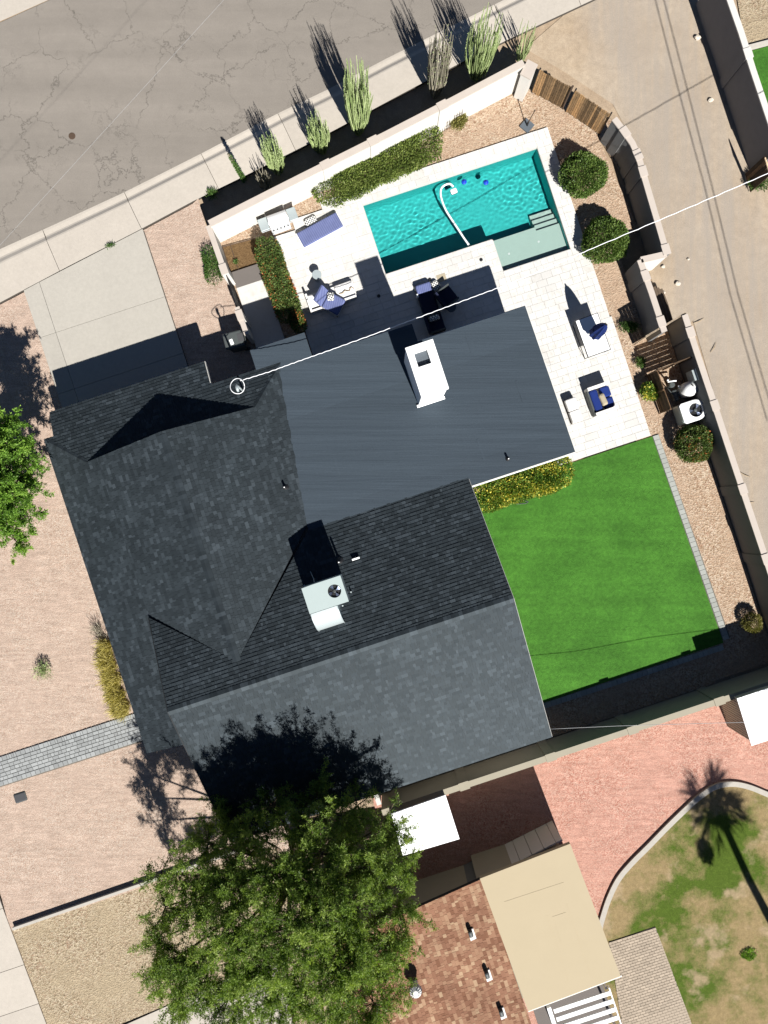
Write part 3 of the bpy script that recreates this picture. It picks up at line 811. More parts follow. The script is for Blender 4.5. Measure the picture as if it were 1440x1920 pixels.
tag(MB().prism(ens([(5.35, 8.72), (5.75, 8.72), (5.75, 9.05), (5.35, 9.05)]), .099, .108).obj('skimmer_lid', 'cream'), 'square tan skimmer lid in the patio by the pool edge', 'lid')

# ---------------------------------------------------------------- paver path, edgings, neighbour's patio
path = struct(MB(LOT).prism([(-26, -6.12), (-12.1, -6.22), (-12.1, -5.0), (-26, -4.92)], .0, .045).obj('paver_path', 'paver_bed', origin=(0, 0, 0)))
g = random.Random(11); e = -20.4; k = 0
for n0, hh, wch in ((-6.16, .20, (.105,)), (-5.945, .15, (.15, .2, .25, .3)), (-5.785, .15, (.2, .25, .3)), (-5.625, .15, (.15, .2, .3)), (-5.465, .15, (.2, .25, .3)), (-5.305, .15, (.15, .25, .3)), (-5.14, .20, (.105, .21))):
    e = -20.3 + g.random() * .1
    while e < -12.1:
        w = g.choice(wch)
        if n0 < -6.1: w = .21
        if k < 298: piece('paver', 'paver', EN(e + w / 2, n0 + hh / 2 + (e + 12) * -.005, .075 + g.uniform(-.002, .002)), (w - .012, hh - .010, .04), TH, path, .03)
        k += 1; e += w
edg = struct(MB(LOT).prism([(12.10, -.5), (12.42, -.5), (12.62, -9.9), (12.24, -9.9)], .0, .03).obj('lawn_edging', 'paver_bed', origin=(0, 0, 0)))
for i in range(44):
    n = -.62 - i * .214; e = 12.27 + (-.5 - n) * .0165
    piece('paver', 'edging', EN(e, n, .07), (.26, .205, .05), TH + R(-1), edg, .03)
for i in range(38):
    e = 3.5 + i * .232
    piece('paver', 'edging', EN(e, -10.20, .06), (.222, .24, .05), TH, edg, .03)
np_ = struct(MB().prism(pxs([(1141, 1766), (1228, 1737), (1310, 1955), (1180, 2010)]), .0, .04).obj('neighbour_patio', 'paver_bed', origin=(0, 0, 0)))
ang = math.atan2(28, 87)
clipq = pxs([(1141, 1766), (1228, 1737), (1310, 1955), (1180, 2010)])
c0 = PX(1141, 1766); ca, sa = math.cos(ang), math.sin(ang); k = 0
rest = MB()
for r_ in range(0, 48):
    for c_ in range(-6, 22):
        w, hh = .235, .118
        x, y = (c_ + (r_ % 2) * .5) * w, -(r_ + .5) * hh
        X, Y = c0[0] + x * ca - y * sa, c0[1] + x * sa + y * ca
        cel = [(X + dx * ca - dy * sa, Y + dx * sa + dy * ca) for dx, dy in ((-w / 2 + .006, -hh / 2 + .006), (w / 2 - .006, -hh / 2 + .006), (w / 2 - .006, hh / 2 - .006), (-w / 2 + .006, hh / 2 - .006))]
        p = clip_poly(cel, clipq); a_ = parea(p)
        if a_ < .003: continue
        if a_ > .93 * (w - .012) * (hh - .012) and k < 300:
            piece('brick_paver', 'paver2', (X, Y, .06 + g.uniform(-.002, .002)), (w - .012, hh - .012, .03), ang, np_, .03); k += 1
        else: rest.prism(p, .03, .06)
stuff(rest.obj('paver_remainder', 'paver2', np_))
cv = smooth_pts([PX(x, y, .08) for x, y in CURB], 4)
mb = MB(); W = .11
for i in range(len(cv) - 1):
    a, b = Vector(cv[i]), Vector(cv[i + 1]); d = (b - a).normalized(); n_ = Vector((-d.y, d.x, 0)) * W
    a = a - d * .004
    mb.prism([tuple((a + n_)[:2]), tuple((b + n_)[:2]), tuple((b - n_)[:2]), tuple((a - n_)[:2])], 0, .11 + (i % 2) * .0015)
tag(mb.obj('garden_curb', 'curb'), 'pale concrete curb curving between the red gravel and the patchy lawn', 'curb')
cw = MB()
a, b = PX(22, 1744, .25), PX(330, 1637, .25); d = Vector(b) - Vector(a); d.normalize(); n_ = Vector((-d.y, d.x, 0)) * .06
cw.prism([tuple((Vector(a) + n_)[:2]), tuple((Vector(b) + d * 3 + n_)[:2]), tuple((Vector(b) + d * 3 - n_)[:2]), tuple((Vector(a) - n_)[:2])], 0, .20)
tag(cw.obj('low_curb_wall', 'curb'), 'low pale concrete curb wall between the pink gravel and the tan gravel', 'curb')

# ================================================================ THE HOUSE
def shingles(mb, poly, zf, along, up, start, seed, slope=.332, expo=.143):
    """courses of single tabs on one roof plane; along = 0 when courses run along e, 1 when along n; up = sign of the uphill direction"""
    g = random.Random(seed)
    step = expo * math.cos(math.atan(slope))
    us = [p[along] for p in poly]; vs = [p[1 - along] for p in poly]
    u0, u1 = min(us), max(us)
    far_ = max(vs) if up > 0 else min(vs); near = min(vs) if up > 0 else max(vs)
    i0 = int(abs(near - start) / step); i1 = int(abs(far_ - start) / step) + 1
    for i in range(i0, i1 + 1):
        a = start + up * i * step; b = start + up * (i + 1) * step
        gr = random.Random(seed * 1000 + i); u = math.floor(u0 * 2) / 2 - 1 - gr.random() * .3
        while u < u1:
            w = gr.choice((.09, .12, .15, .18, .22, .28))
            sh = gr.random() ** 1.4; lift = gr.choice((0, 0, .008))
            if lift: sh = min(1, sh * .75 + .22)
            if u + w > u0:
                g_ = .004
                cell = [(u + g_, a), (u + w - g_, a), (u + w - g_, b), (u + g_, b)]
                if along: cell = [(y, x) for x, y in cell]
                p = clip_poly(cell, poly)
                if parea(p) > .0006:
                    n = len(p); top = []
                    for q_ in p:
                        f = abs(q_[1 - along] - a) / step
                        top.append((q_[0], q_[1], zf(*q_) + .005 + (.017 + lift) * (1 - f)))
                    ar = sum(p[k][0] * p[(k + 1) % n][1] - p[(k + 1) % n][0] * p[k][1] for k in range(n))
                    if ar < 0: top = top[::-1]
                    bot = [(x, y, zf(x, y)) for x, y, z in top]
                    mb.add(top + bot, [tuple(range(n))] + [(n + k, n + (k + 1) % n, (k + 1) % n, k) for k in range(n)], sh)
            u += w
MS = .332
zW = lambda e, n: 2.6 + MS * (e + 12)
zE = lambda e, n: 2.6 + MS * (-2 - e)
zN = lambda e, n: 2.6 + MS * (7 - n)
zGn = lambda e, n: 4.55 - MS * (n + 4.55)
zGs = lambda e, n: 4.55 - MS * (-4.55 - n)
zF = lambda e, n: 2.665 + .0454 * (6.75 - n)
house = thing('main_house', 'sprawling house with a charcoal shingle roof, flat grey rear roof and white chimney', 'house', EN(-3.5, -1.5, 0))
def plates(name, L, thick=.16, mat='deck'):
    mb = MB(LOT)
    for poly, zf, dz in L: mb.slab([(e, n, zf(e, n) + dz) for e, n in poly], thick)
    return mb.obj(name, mat, house)
WA = [(-12, 7), (-10.5, 5.5), (-10.5, -6.2), (-12, -6.2)]
WB = [(-10.5, 5.5), (-9.95, 5.5), (-9.95, -6.2), (-10.5, -6.2)]
WC = [(-9.95, 5.5), (-7, 5.5), (-7, -3.62), (-9.95, -1.05)]
EA = [(-7, 5.5), (-3.5, 5.5), (-3.05, .45), (-7, -3.62)]
EB = [(-3.5, 5.5), (-2.05, 6.95), (-3.05, .45)]
NA = [(-12, 7), (-2, 7), (-3.8, 5.2), (-10.2, 5.2)]
NB = [(-11.6, 8.06), (-5.0, 8.06), (-5.0, 7), (-11.6, 7)]
GN1 = [(-9.95, -1.05), (-7, -3.62), (-7, -4.55), (-9.95, -4.55)]
GN2 = [(-7, -3.62), (-3.05, .27), (3.58, .27), (3.58, -4.55), (-7, -4.55)]
GS = [(-9.95, -4.55), (3.58, -4.55), (3.58, -10.66), (-9.95, -10.66)]
hip = plates('hip_roof', [(WA, zW, 0), (WB, zW, 0), (WC, zW, 0), (EA, zE, 0), (EB, zE, 0), (NA, zN, -.002), (NB, zN, -.002)])
mb = MB(LOT)
shingles(mb, WA, zW, 1, 1, -12.03, 1); shingles(mb, WB, zW, 1, 1, -12.03, 1); shingles(mb, WC, zW, 1, 1, -12.03, 1)
shingles(mb, EA, zE, 1, -1, -1.97, 2); shingles(mb, EB, zE, 1, -1, -1.97, 2)
shingles(mb, NA, zN, 0, -1, 8.09, 3); shingles(mb, NB, zN, 0, -1, 8.09, 3)
stuff(mb.obj('shingle', 'shingle', hip, attr=True))
gab = plates('gable_roof', [(GN1, zGn, 0), (GN2, zGn, 0), (GS, zGs, 0)], .18)
mb = MB(LOT)
shingles(mb, GN1, zGn, 0, -1, .30, 4); shingles(mb, GN2, zGn, 0, -1, .30, 4); shingles(mb, GS, zGs, 0, 1, -10.69, 5)
stuff(mb.obj('shingle', 'shingle', gab, attr=True))
def caps(parent, p, q, w=.15, step=.15, lift=.02):
    """ridge or hip caps: bent shingles laid along a line"""
    p, q = Vector(p), Vector(q); L = (q - p).length; d = (q - p) / L; s_ = Vector((-d.y, d.x, 0)).normalized()
    mb = MB(LOT); k = int(L / step); g = random.Random(int(L * 97))
    for i in range(k):
        a, b = p + d * (i * step), p + d * ((i + 1) * step)
        vs = []
        for c_, l in ((a, lift + .012), (b, lift)):
            vs += [tuple(c_ + s_ * w + Vector((0, 0, l - w * .30))), tuple(c_ + Vector((0, 0, l + .01))), tuple(c_ - s_ * w + Vector((0, 0, l - w * .30)))]
        vs += [(x, y, z - .03) for x, y, z in vs[:3]]
        mb.add(vs, [(0, 1, 4, 3), (1, 2, 5, 4), (6, 7, 1, 0), (7, 8, 2, 1)], g.random() ** 1.4)
    return stuff(mb.obj('ridge_cap', 'shingle', parent, attr=True))
caps(gab, (-9.95, -4.55, 4.55), (3.58, -4.55, 4.55))
caps(hip, (-7, -3.62, 4.26), (-7, 5.5, 4.26))
caps(hip, (-10.5, 5.5, 3.1), (-12, 7, 2.6), .12); caps(hip, (-3.5, 5.5, 3.1), (-2.05, 6.95, 2.615), .12)
# flat rear roof in rolled sheets
FL = [([(-3.05, .45), (-2.27, 6.55), (-.8, 6.55), (-.8, .2), (-3.05, .2)]), ([(-3.07, 6.97), (-3.07, 7.8), (-.78, 7.8), (-.78, 6.55), (-2.05, 6.55), (-2.05, 6.97)]),
      ([(-.8, .2), (3.4, .2), (3.4, 6.78), (-.8, 6.78)]), ([(3.4, -.10), (7.9, -.10), (7.9, 6.03), (3.4, 6.03)])]
flat = plates('flat_roof', [(p, zF, -.012 - i * .002) for i, p in enumerate(FL)], .16)
FLC = [[(-3.05, .2), (-3.05, .45), (-2.27, 6.55), (-.78, 6.55), (-.78, .2)], [(-3.07, 6.97), (-.78, 6.97), (-.78, 7.8), (-3.07, 7.8)], [(-2.20, 6.55), (-.78, 6.55), (-.78, 6.97), (-2.05, 6.97)],
       [(-.78, .2), (3.4, .2), (3.4, 6.78), (-.78, 6.78)], [(3.4, -.10), (7.9, -.10), (7.9, 6.03), (3.4, 6.03)]]
k = 0; n = -.12
while n < 7.8:
    mb = MB(LOT); st = [(-4, n - .03), (8.2, n - .03 + .02), (8.2, n + .98), (-4, n + .96)]
    for poly in FLC:
        p = clip_poly(st, poly)
        if parea(p) > .01: mb.slab([(e, m, zF(e, m) + .006 + .010 * (1 - (m - n)) ) for e, m in p], .016)
    if mb.v: mb.obj('membrane_sheet', 'membrane', flat)
    n += .96
# roll ends: short cross seams
g = random.Random(5)
for e, n in ((-.3, 5.1), (5.3, 4.9), (6.6, 2.4), (1.2, 1.1), (4.4, .7), (-1.2, 1.9)):
    L = g.uniform(.7, .95)
    MB(LOT).slab([(e - .045, n, zF(e, n) + .024), (e + .045, n, zF(e, n) + .024), (e + .045, n + L, zF(e, n + L) + .018), (e - .045, n + L, zF(e, n + L) + .018)], .012).obj('lap_seam', 'membrane', flat)
# fascia boards
def board(p, q, z0, z1, th=.03, side=1, mat='fascia', parent=house, name='fascia'):
    p, q = Vector((*p, 0)), Vector((*q, 0)); d = (q - p).normalized(); s_ = Vector((-d.y, d.x, 0)) * th * side
    MB(LOT).add([(p.x, p.y, z0[0]), (q.x, q.y, z0[1]), (q.x + s_.x, q.y + s_.y, z0[1]), (p.x + s_.x, p.y + s_.y, z0[0]),
                 (p.x, p.y, z1[0]), (q.x, q.y, z1[1]), (q.x + s_.x, q.y + s_.y, z1[1]), (p.x + s_.x, p.y + s_.y, z1[0])],
                [(3, 2, 1, 0), (4, 5, 6, 7), (0, 1, 5, 4), (1, 2, 6, 5), (2, 3, 7, 6), (3, 0, 4, 7)]).obj(name, mat, parent)
board((3.62, -.104), (7.9, -.104), (2.82, 2.82), (2.96, 2.96), .03, -1)
board((3.62, -.137), (7.9, -.137), (2.88, 2.88), (2.94, 2.94), .03, -1, 'white', house, 'gutter')
board((7.904, -.1), (7.904, 6.03), (2.74, 2.5), (2.96, 2.69), .025, -1)
board((3.404, 6.034), (7.9, 6.034), (2.5, 2.5), (2.68, 2.68), .025, 1)
board((3.584, .27), (3.584, -4.55), (2.74, 4.34), (2.95, 4.54), .015, 1, 'stucco_dark')
board((3.584, -4.55), (3.584, -10.66), (4.34, 2.30), (4.54, 2.51), .015, 1, 'stucco_dark')
board((-9.954, -4.55), (-9.954, -10.66), (4.34, 2.30), (4.56, 2.52), .03, -1, 'deck')
board((-9.954, -1.05), (-9.954, -4.55), (3.18, 4.34), (3.41, 4.56), .03, -1, 'deck')
board((-4.996, 7.0), (-4.996, 8.06), (2.40, 2.06), (2.585, 2.235), .025, -1)
# walls
def wallbox(a, b, c, d, z1, z0=0.0, mat='stucco_dark'):
    MB(LOT).prism([(a, c), (b, c), (b, d), (a, d)], z0, z1).obj('wall', mat, house)
wallbox(-11.55, -5.2, -5.9, 6.7, 2.52); wallbox(-5.19, -2.6, -5.88, 6.4, 2.50); wallbox(-2.59, 3.1, .6, 5.9, 2.5); wallbox(3.11, 7.45, .35, 5.35, 2.48)
wallbox(-9.5, 3.15, -10.2, .3, 2.44)
mb = MB(LOT); mb.add([(-10.25, 5.3, 3.10), (-3.75, 5.3, 3.10), (-7, 5.3, 4.17), (-10.25, 5.22, 3.10), (-3.75, 5.22, 3.10), (-7, 5.22, 4.17)], [(1, 0, 2), (3, 4, 5), (0, 1, 4, 3), (1, 2, 5, 4), (2, 0, 3, 5)])
mb.obj('gable_wall', 'stucco_dark', house)
mb = MB(LOT); mb.add([(-9.6, .2, 2.5), (-9.6, -10.3, 2.4), (-9.6, -4.55, 4.32), (-9.52, .2, 2.5), (-9.52, -10.3, 2.4), (-9.52, -4.55, 4.32)], [(0, 1, 2), (4, 3, 5), (1, 0, 3, 4), (2, 1, 4, 5), (0, 2, 5, 3)])
mb.obj('gable_wall', 'stucco_dark', house)
gd = MB(LOT); gd.prism([(-10.9, 6.71), (-6.4, 6.71), (-6.4, 6.75), (-10.9, 6.75)], .1, 2.2); gdo = gd.obj('garage_door', 'fascia', house)
for i in range(4): MB(LOT).prism([(-10.85, 6.752), (-6.45, 6.752), (-6.45, 6.772), (-10.85, 6.772)], .14 + i * .52, .60 + i * .52).obj('door_panel', 'fascia', gdo)
M['glass'] = plain('dark_window_glass', (.02, .025, .03), .1, 3, .08, .6)
def window(a, b, c, d, z0, z1):
    """framed window standing 3 mm proud of a wall; a, b / c, d span e and n"""
    f = MB(LOT).prism([(a, c), (b, c), (b, d), (a, d)], z0, z1).obj('window', 'fascia', house)
    ge, gn = (b - a), (d - c)
    if ge > gn: MB(LOT).prism([(a + .06, c - .006), (b - .06, c - .006), (b - .06, d + .006), (a + .06, d + .006)], z0 + .06, z1 - .06).obj('pane', 'glass', f)
    else: MB(LOT).prism([(a - .006, c + .06), (b + .006, c + .06), (b + .006, d - .06), (a - .006, d - .06)], z0 + .06, z1 - .06).obj('pane', 'glass', f)
window(4.3, 5.5, .30, .352, .9, 2.1); window(6.0, 7.0, .30, .352, .9, 2.1); window(7.448, 7.50, 1.6, 3.6, .15, 2.2)
window(3.148, 3.20, -3.6, -1.8, .8, 2.1); window(3.148, 3.20, -8.6, -6.8, .8, 2.1); window(-6.5, -4.9, -10.25, -10.198, .9, 2.1); window(-1.0, .6, -10.25, -10.198, .9, 2.1)
# chimney
ch = MB(LOT); z0c, z1c = 2.7, 5.08
ch.prism([(2.62, 3.58), (3.62, 3.58), (3.62, 5.42), (2.62, 5.42)], z0c, 4.86)
chim = ch.obj('chimney', 'white', house)
cap = MB(LOT)
OE0, OE1, ON0, ON1 = 2.84, 3.34, 4.62, 5.16         # flue opening
for a, b, c, d in ((2.60, 3.66, 5.16, 5.44), (2.60, 3.66, 3.55, 4.62), (2.60, OE0, 4.62, 5.16), (OE1, 3.66, 4.62, 5.16)):
    cap.prism([(a, c), (b, c), (b, d), (a, d)], 4.86, z1c)
cap.obj('cap', 'white', chim)
MB(LOT).prism([(OE0 + .003, ON0 + .003), (OE1 - .003, ON0 + .003), (OE1 - .003, ON1 - .003), (OE0 + .003, ON1 - .003)], 4.855, 4.875).obj('flue', 'slate', chim)
MB(LOT).slab([(2.55, 3.50, zF(0, 3.5) + .03), (3.70, 3.50, zF(0, 3.5) + .03), (3.70, 3.60, zF(0, 3.5) + .09), (2.55, 3.60, zF(0, 3.5) + .09)], .03).obj('flashing', 'white', chim)
# vent pipes
def vent(px, py, zr, hgt, r=.045, cone=.11):
    p = PX(px, py, zr)
    v = MB().lathe(p[0], p[1], [(r, zr - .05), (r, zr + hgt), (r * .7, zr + hgt), (r * .7, zr + hgt - .05)], 12).obj('vent_pipe', 'black', house, True)
    MB().lathe(p[0], p[1], [(cone * 1.5, zr + .005), (cone * 1.4, zr + .035), (cone, zr + .05), (r + .015, zr + .17), (r, zr + .18)], 14).obj('boot', 'black', v, True)
    MB().lathe(p[0], p[1], [(r * .6, zr + hgt - .04), (r * .6, zr + hgt + .012)], 10).obj('pipe_end', 'white', v, True)
vent(951, 861, 2.86, .32); vent(535, 914, 3.0, .34); vent(637, 1052, 3.45, .62)
p = PX(667, 1046, 3.5)
bv = MB((p[0], p[1], 0, TH)); bv.box(0, 0, 3.32, .28, .03, 3.62); bx = bv.obj('exhaust_vent', 'black', house)
MB((p[0], p[1], 0, TH)).box(0, -.03, 3.60, .30, .07, 3.63).obj('hood', 'white', bx)
MB((p[0], p[1], 0, TH)).slab([(-.2, -.22, 3.56), (.2, -.22, 3.56), (.2, .2, 3.42), (-.2, .2, 3.42)], .02).obj('flashing', 'black', bx)
# service mast
mp = PX(443, 722, 4.2)
base = EN(*TOEN(PX(447, 727, 2.9)), 2.7)
mast = MB().tube([(mp[0], mp[1], 2.55), (mp[0], mp[1], 4.1)], .04, 10).obj('service_mast', 'galv', house, True)
MB().tube([(mp[0], mp[1], 4.08), (mp[0] + .02, mp[1] - .05, 4.22), (mp[0] + .05, mp[1] - .16, 4.25), (mp[0] + .07, mp[1] - .24, 4.18)], [.05, .065, .06, .045], 10).obj('weather_head', 'galv', mast, True)

# rooftop air conditioner
ZA0, ZA1 = 4.05, 5.04
acb = EN(-3.0, -2.2, 3.6)
ac = thing('rooftop_air_conditioner', 'pale green packaged air conditioner with a fan and curved duct hood on the dark shingles', 'air conditioner', acb)
A = (-3.74, -2.24, -1.70, -2.70)
MB(LOT).prism([(A[0] + .02, A[3] + .02), (A[1] - .02, A[3] + .02), (A[1] - .02, A[2] - .02), (A[0] + .02, A[2] - .02)], ZA0, ZA1 - .12).obj('cabinet', 'cabinet', ac)
FE, FN, FR = -2.62, -2.18, .245
mb = MB(LOT); ring = [(FE + FR * math.cos(a_), FN + FR * math.sin(a_)) for a_ in [2 * math.pi * i / 32 for i in range(32)]]
sq = []
for (x, y) in ring:
    dx, dy = x - FE, y - FN
    s_ = min(((A[1] - FE) / dx if dx > 1e-6 else (A[0] - FE) / dx if dx < -1e-6 else 9), ((A[2] - FN) / dy if dy > 1e-6 else (A[3] - FN) / dy if dy < -1e-6 else 9))
    sq.append((FE + dx * s_, FN + dy * s_))
vs = [(x, y, ZA1) for x, y in ring] + [(x, y, ZA1) for x, y in sq] + [(x, y, ZA1 - .045) for x, y in ring] + [(x, y, ZA1 - .045) for x, y in sq]
fs = []
for i in range(32):
    j = (i + 1) % 32; fs += [(i, 32 + i, 32 + j, j), (i, j, 64 + j, 64 + i), (32 + i, 96 + i, 96 + j, 32 + j)]
for cx, cy in ((A[0], A[2]), (A[0], A[3]), (A[1], A[2]), (A[1], A[3])):      # close the four corners
    best = min(range(32), key=lambda i: max(abs(sq[i][0] - cx), abs(sq[i][1] - cy)) + (abs(sq[(i + 1) % 32][0] - cx) + abs(sq[(i + 1) % 32][1] - cy)) * .5)
    j = (best + 1) % 32; vs.append((cx, cy, ZA1)); fs.append((32 + best, len(vs) - 1, 32 + j))
mb.add(vs, fs).obj('top_panel', 'cabinet', ac)
MB(LOT).lathe(FE, FN, [(FR - .002, ZA1 - .09), (FR - .002, ZA1 - .085)], 32).obj('fan_well', 'black', ac)
def fan(parent, frame, x, y, r, z, n=4, a0=.3):
    f = MB(frame); f.lathe(x, y, [(r * .24, z - .02), (r * .24, z + .02), (r * .12, z + .03)], 14); fo = f.obj('fan_hub', 'dark_grey', parent)
    for i in range(n):
        a_ = a0 + 2 * math.pi * i / n; pts = []
        for rr, w in ((.22, .26), (.5, .46), (.8, .62), (.97, .50)):
            pts.append((rr * r, w))
        L_ = [(x + q * math.cos(a_ - w / 2), y + q * math.sin(a_ - w / 2), z - .015) for q, w in pts]
        U_ = [(x + q * math.cos(a_ + w / 2), y + q * math.sin(a_ + w / 2), z + .02) for q, w in pts]
        n_ = len(L_)
        MB(frame).add(L_ + U_, [(k, k + 1, n_ + k + 1, n_ + k) for k in range(n_ - 1)]).obj('blade', 'fan', fo)
fan(ac, LOT, FE, FN, FR * .95, ZA1 - .035, 4)
mb = MB(LOT)
for i in range(5): mb.tube([(FE + FR * (i / 5 + .15) * math.cos(a_), FN + FR * (i / 5 + .15) * math.sin(a_), ZA1 + .005) for a_ in [k * math.pi / 12 for k in range(25)]], .003, 4)
mb.obj('fan_grille', 'black', ac)
# curved hood of the duct going down through the roof
mb = MB(LOT); vs = []; NH = 10; he0, he1 = -3.70, -2.72
for i in range(NH + 1):
    t_ = i / NH * math.pi / 2 * .96
    n_ = -2.72 - .78 * math.sin(t_); z_ = 4.05 + .93 * math.cos(t_)
    vs += [(he0, n_, z_), (he1, n_, z_)]
fs = [(2 * i, 2 * i + 2, 2 * i + 3, 2 * i + 1) for i in range(NH)]
b = len(vs); vs += [(he0, -2.72, 3.7), (he1, -2.72, 3.7), (he0, -3.50, 4.06), (he1, -3.50, 4.06)]
fs += [tuple(range(0, 2 * NH + 1, 2)) [::-1] + (b,), (b + 1,) + tuple(range(1, 2 * NH + 2, 2))]
mb.add(vs, fs).obj('duct_hood', 'galv', ac)
for e, s_ in ((he0 - .015, 1), (he1 + .015, 1)):
    MB(LOT).tube([(e, -2.72 - .79 * math.sin(t_), 4.05 + .94 * math.cos(t_)) for t_ in [i / 8 * 1.5 for i in range(9)]], .02, 5).obj('hood_seam', 'galv', ac)
for e, n in ((A[0] + .08, A[2] - .08), (A[1] - .08, A[2] - .08), (A[0] + .08, A[3] + .08), (A[1] - .08, A[3] + .08)):
    MB(LOT).box(e, n, zGn(e, n) - .02, .06, .06, ZA0 + .01).obj('leg', 'galv', ac)
for e, n in ((A[0] - .05, A[2] - .03), (A[0] + .0, A[3] - .25), (A[1] + .1, A[3] + .2), (A[1] - .35, A[3] - .18)):
    z = zGn(e, n); MB(LOT).tube([(e, n, z), (e, n, z + .14)], .03, 7).obj('anchor_bolt', 'galv', ac)
MB(LOT).tube([(-3.3, -1.7, 4.4), (-3.32, -1.55, 4.1), (-3.42, -1.3, 3.55)], .014, 6).obj('conduit', 'galv', ac)

# ================================================================ WALLS AND FENCES
def wall_run(name, label, pts, h, th, mat, capmat='cap', pil=(), group=None, cap_h=.06, base_z=-.03, z_off=0, joints=0):
    """free-standing masonry wall along a line of world points, with a cap and pilasters"""
    P = [Vector((p[0], p[1], 0)) for p in pts]
    mid = (P[0] + P[-1]) / 2
    t = thing(name, label, 'wall', (mid.x, mid.y, 0), group)
    def offs(d):
        out = []
        for i, p in enumerate(P):
            d0 = (P[i] - P[i - 1]).normalized() if i else None
            d1 = (P[i + 1] - P[i]).normalized() if i < len(P) - 1 else None
            n0 = Vector((-d0.y, d0.x, 0)) if d0 else None; n1 = Vector((-d1.y, d1.x, 0)) if d1 else None
            n_ = ((n0 or n1) + (n1 or n0)).normalized()
            k = 1 / max(.4, n_.dot(n0 or n1)); out.append(p + n_ * d * k)
        return out
    for nm, w, z0, z1, m in (('wall_face', th, base_z, h - cap_h, mat), ('cap', th + .05, h - cap_h, h, capmat)):
        a, b = offs(w / 2), offs(-w / 2)
        MB().prism([tuple(x[:2]) for x in a] + [tuple(x[:2]) for x in b[::-1]], z0, z1).obj(nm, m, t)
    tot = [0.0]
    for i in range(1, len(P)): tot.append(tot[-1] + (P[i] - P[i - 1]).length)
    for f in pil:
        x = f * tot[-1]; i = max(k for k in range(len(P) - 1) if tot[k] <= x + 1e-6); d = (P[i + 1] - P[i]).normalized()
        c_ = P[i] + d * (x - tot[i]); a_ = math.atan2(d.y, d.x)
        pm = MB((c_.x, c_.y, 0, a_)).box(0, 0, base_z, .40, th + .10, h - .01).obj('pilaster', mat, t)
        MB((c_.x, c_.y, 0, a_)).box(0, 0, h - .01, .43, th + .13, h + .035).obj('pilaster_cap', capmat, pm)
    return t
W1 = [PX(x, y, 1.84) for x, y in ((392, 419), (560, 334), (724, 252), (850, 187), (982, 117))]
wall_run('street_wall', 'long white stucco yard wall beside the street, behind the tall spiky plants', W1, 1.84, .22, 'white_wall', pil=(.37, .52, .74))
W2 = [EN(-3.20, 13.52), EN(-3.16, 11.55)]
wall_run('side_wall', 'short white yard wall beside the brown soil bed', W2, 1.62, .18, 'white_wall', pil=(.97,))
W3 = [EN(-3.13, 9.95), EN(-3.10, 8.75)]
wall_run('side_wall', 'short white yard wall end beside the trash bin', W3, 1.62, .16, 'white_wall', pil=(.3,))
gt = thing('side_gate', 'dark narrow metal gate between the two short white walls', 'gate', EN(-3.14, 10.75, 0))
for n in (11.45, 10.05): MB(LOT).box(-3.15, n, 0, .06, .06, 1.5).obj('post', 'black', gt)
for z in (.25, 1.4): MB(LOT).box(-3.15, 10.75, z, .035, 1.36, z + .05).obj('rail', 'black', gt)
for i in range(11): MB(LOT).box(-3.15, 10.16 + i * .12, .28, .02, .05, 1.42).obj('picket', 'black', gt)
# gate pillar at the corner
gp = thing('gate_pillar', 'white stucco pillar between the street wall and the weathered wooden gate', 'pillar', PX(990, 150, 0))
p = PX(992, 130, 1.7); a_ = R(62)
MB((p[0], p[1], 0, a_)).box(0, 0, -.03, .62, .42, 1.64).obj('pillar_body', 'white_wall', gp)
MB((p[0], p[1], 0, a_)).box(0, 0, 1.64, .68, .48, 1.71).obj('cap', 'cap', gp)
# two wooden gates on the curve
for i, (a, b, lab, ns) in enumerate((((1012, 131), (1073, 164), 'weathered plank gate next to the white corner pillar', 17), ((1079, 169), (1145, 214), 'weathered plank gate next to the curved alley wall', 20))):
    A_, B_ = Vector(PX(*a, 1.62)), Vector(PX(*b, 1.62)); d = B_ - A_; L = Vector((d.x, d.y, 0)).length; an = math.atan2(d.y, d.x)
    t = thing('plank_gate', lab, 'gate', ((A_.x + B_.x) / 2, (A_.y + B_.y) / 2, 0), 'wooden alley gates')
    fr = (A_.x, A_.y, 0, an); g = random.Random(i + 2)
    for z in (.3, 1.35): MB(fr).box(L / 2, .045, z, L, .04, z + .09).obj('rail', 'slat', t)
    for s_ in range(ns):
        w = L / ns
        pl = piece('plank', 'wood', MB(fr).T(((s_ + .5) * w, 0, 1.60 + g.uniform(-.03, .03))), (w - .012, .025, 1.52), an, t, .02)
    for x in (.0, L): MB(fr).box(x, .03, 0, .06, .06, 1.68).obj('post', 'black', t)
    if i == 0:
        MB(fr).tube([(L * .99, -.05, .15), (L * .99, -.05, 1.75)], .035, 7).obj('drop_bolt', 'rust', t)
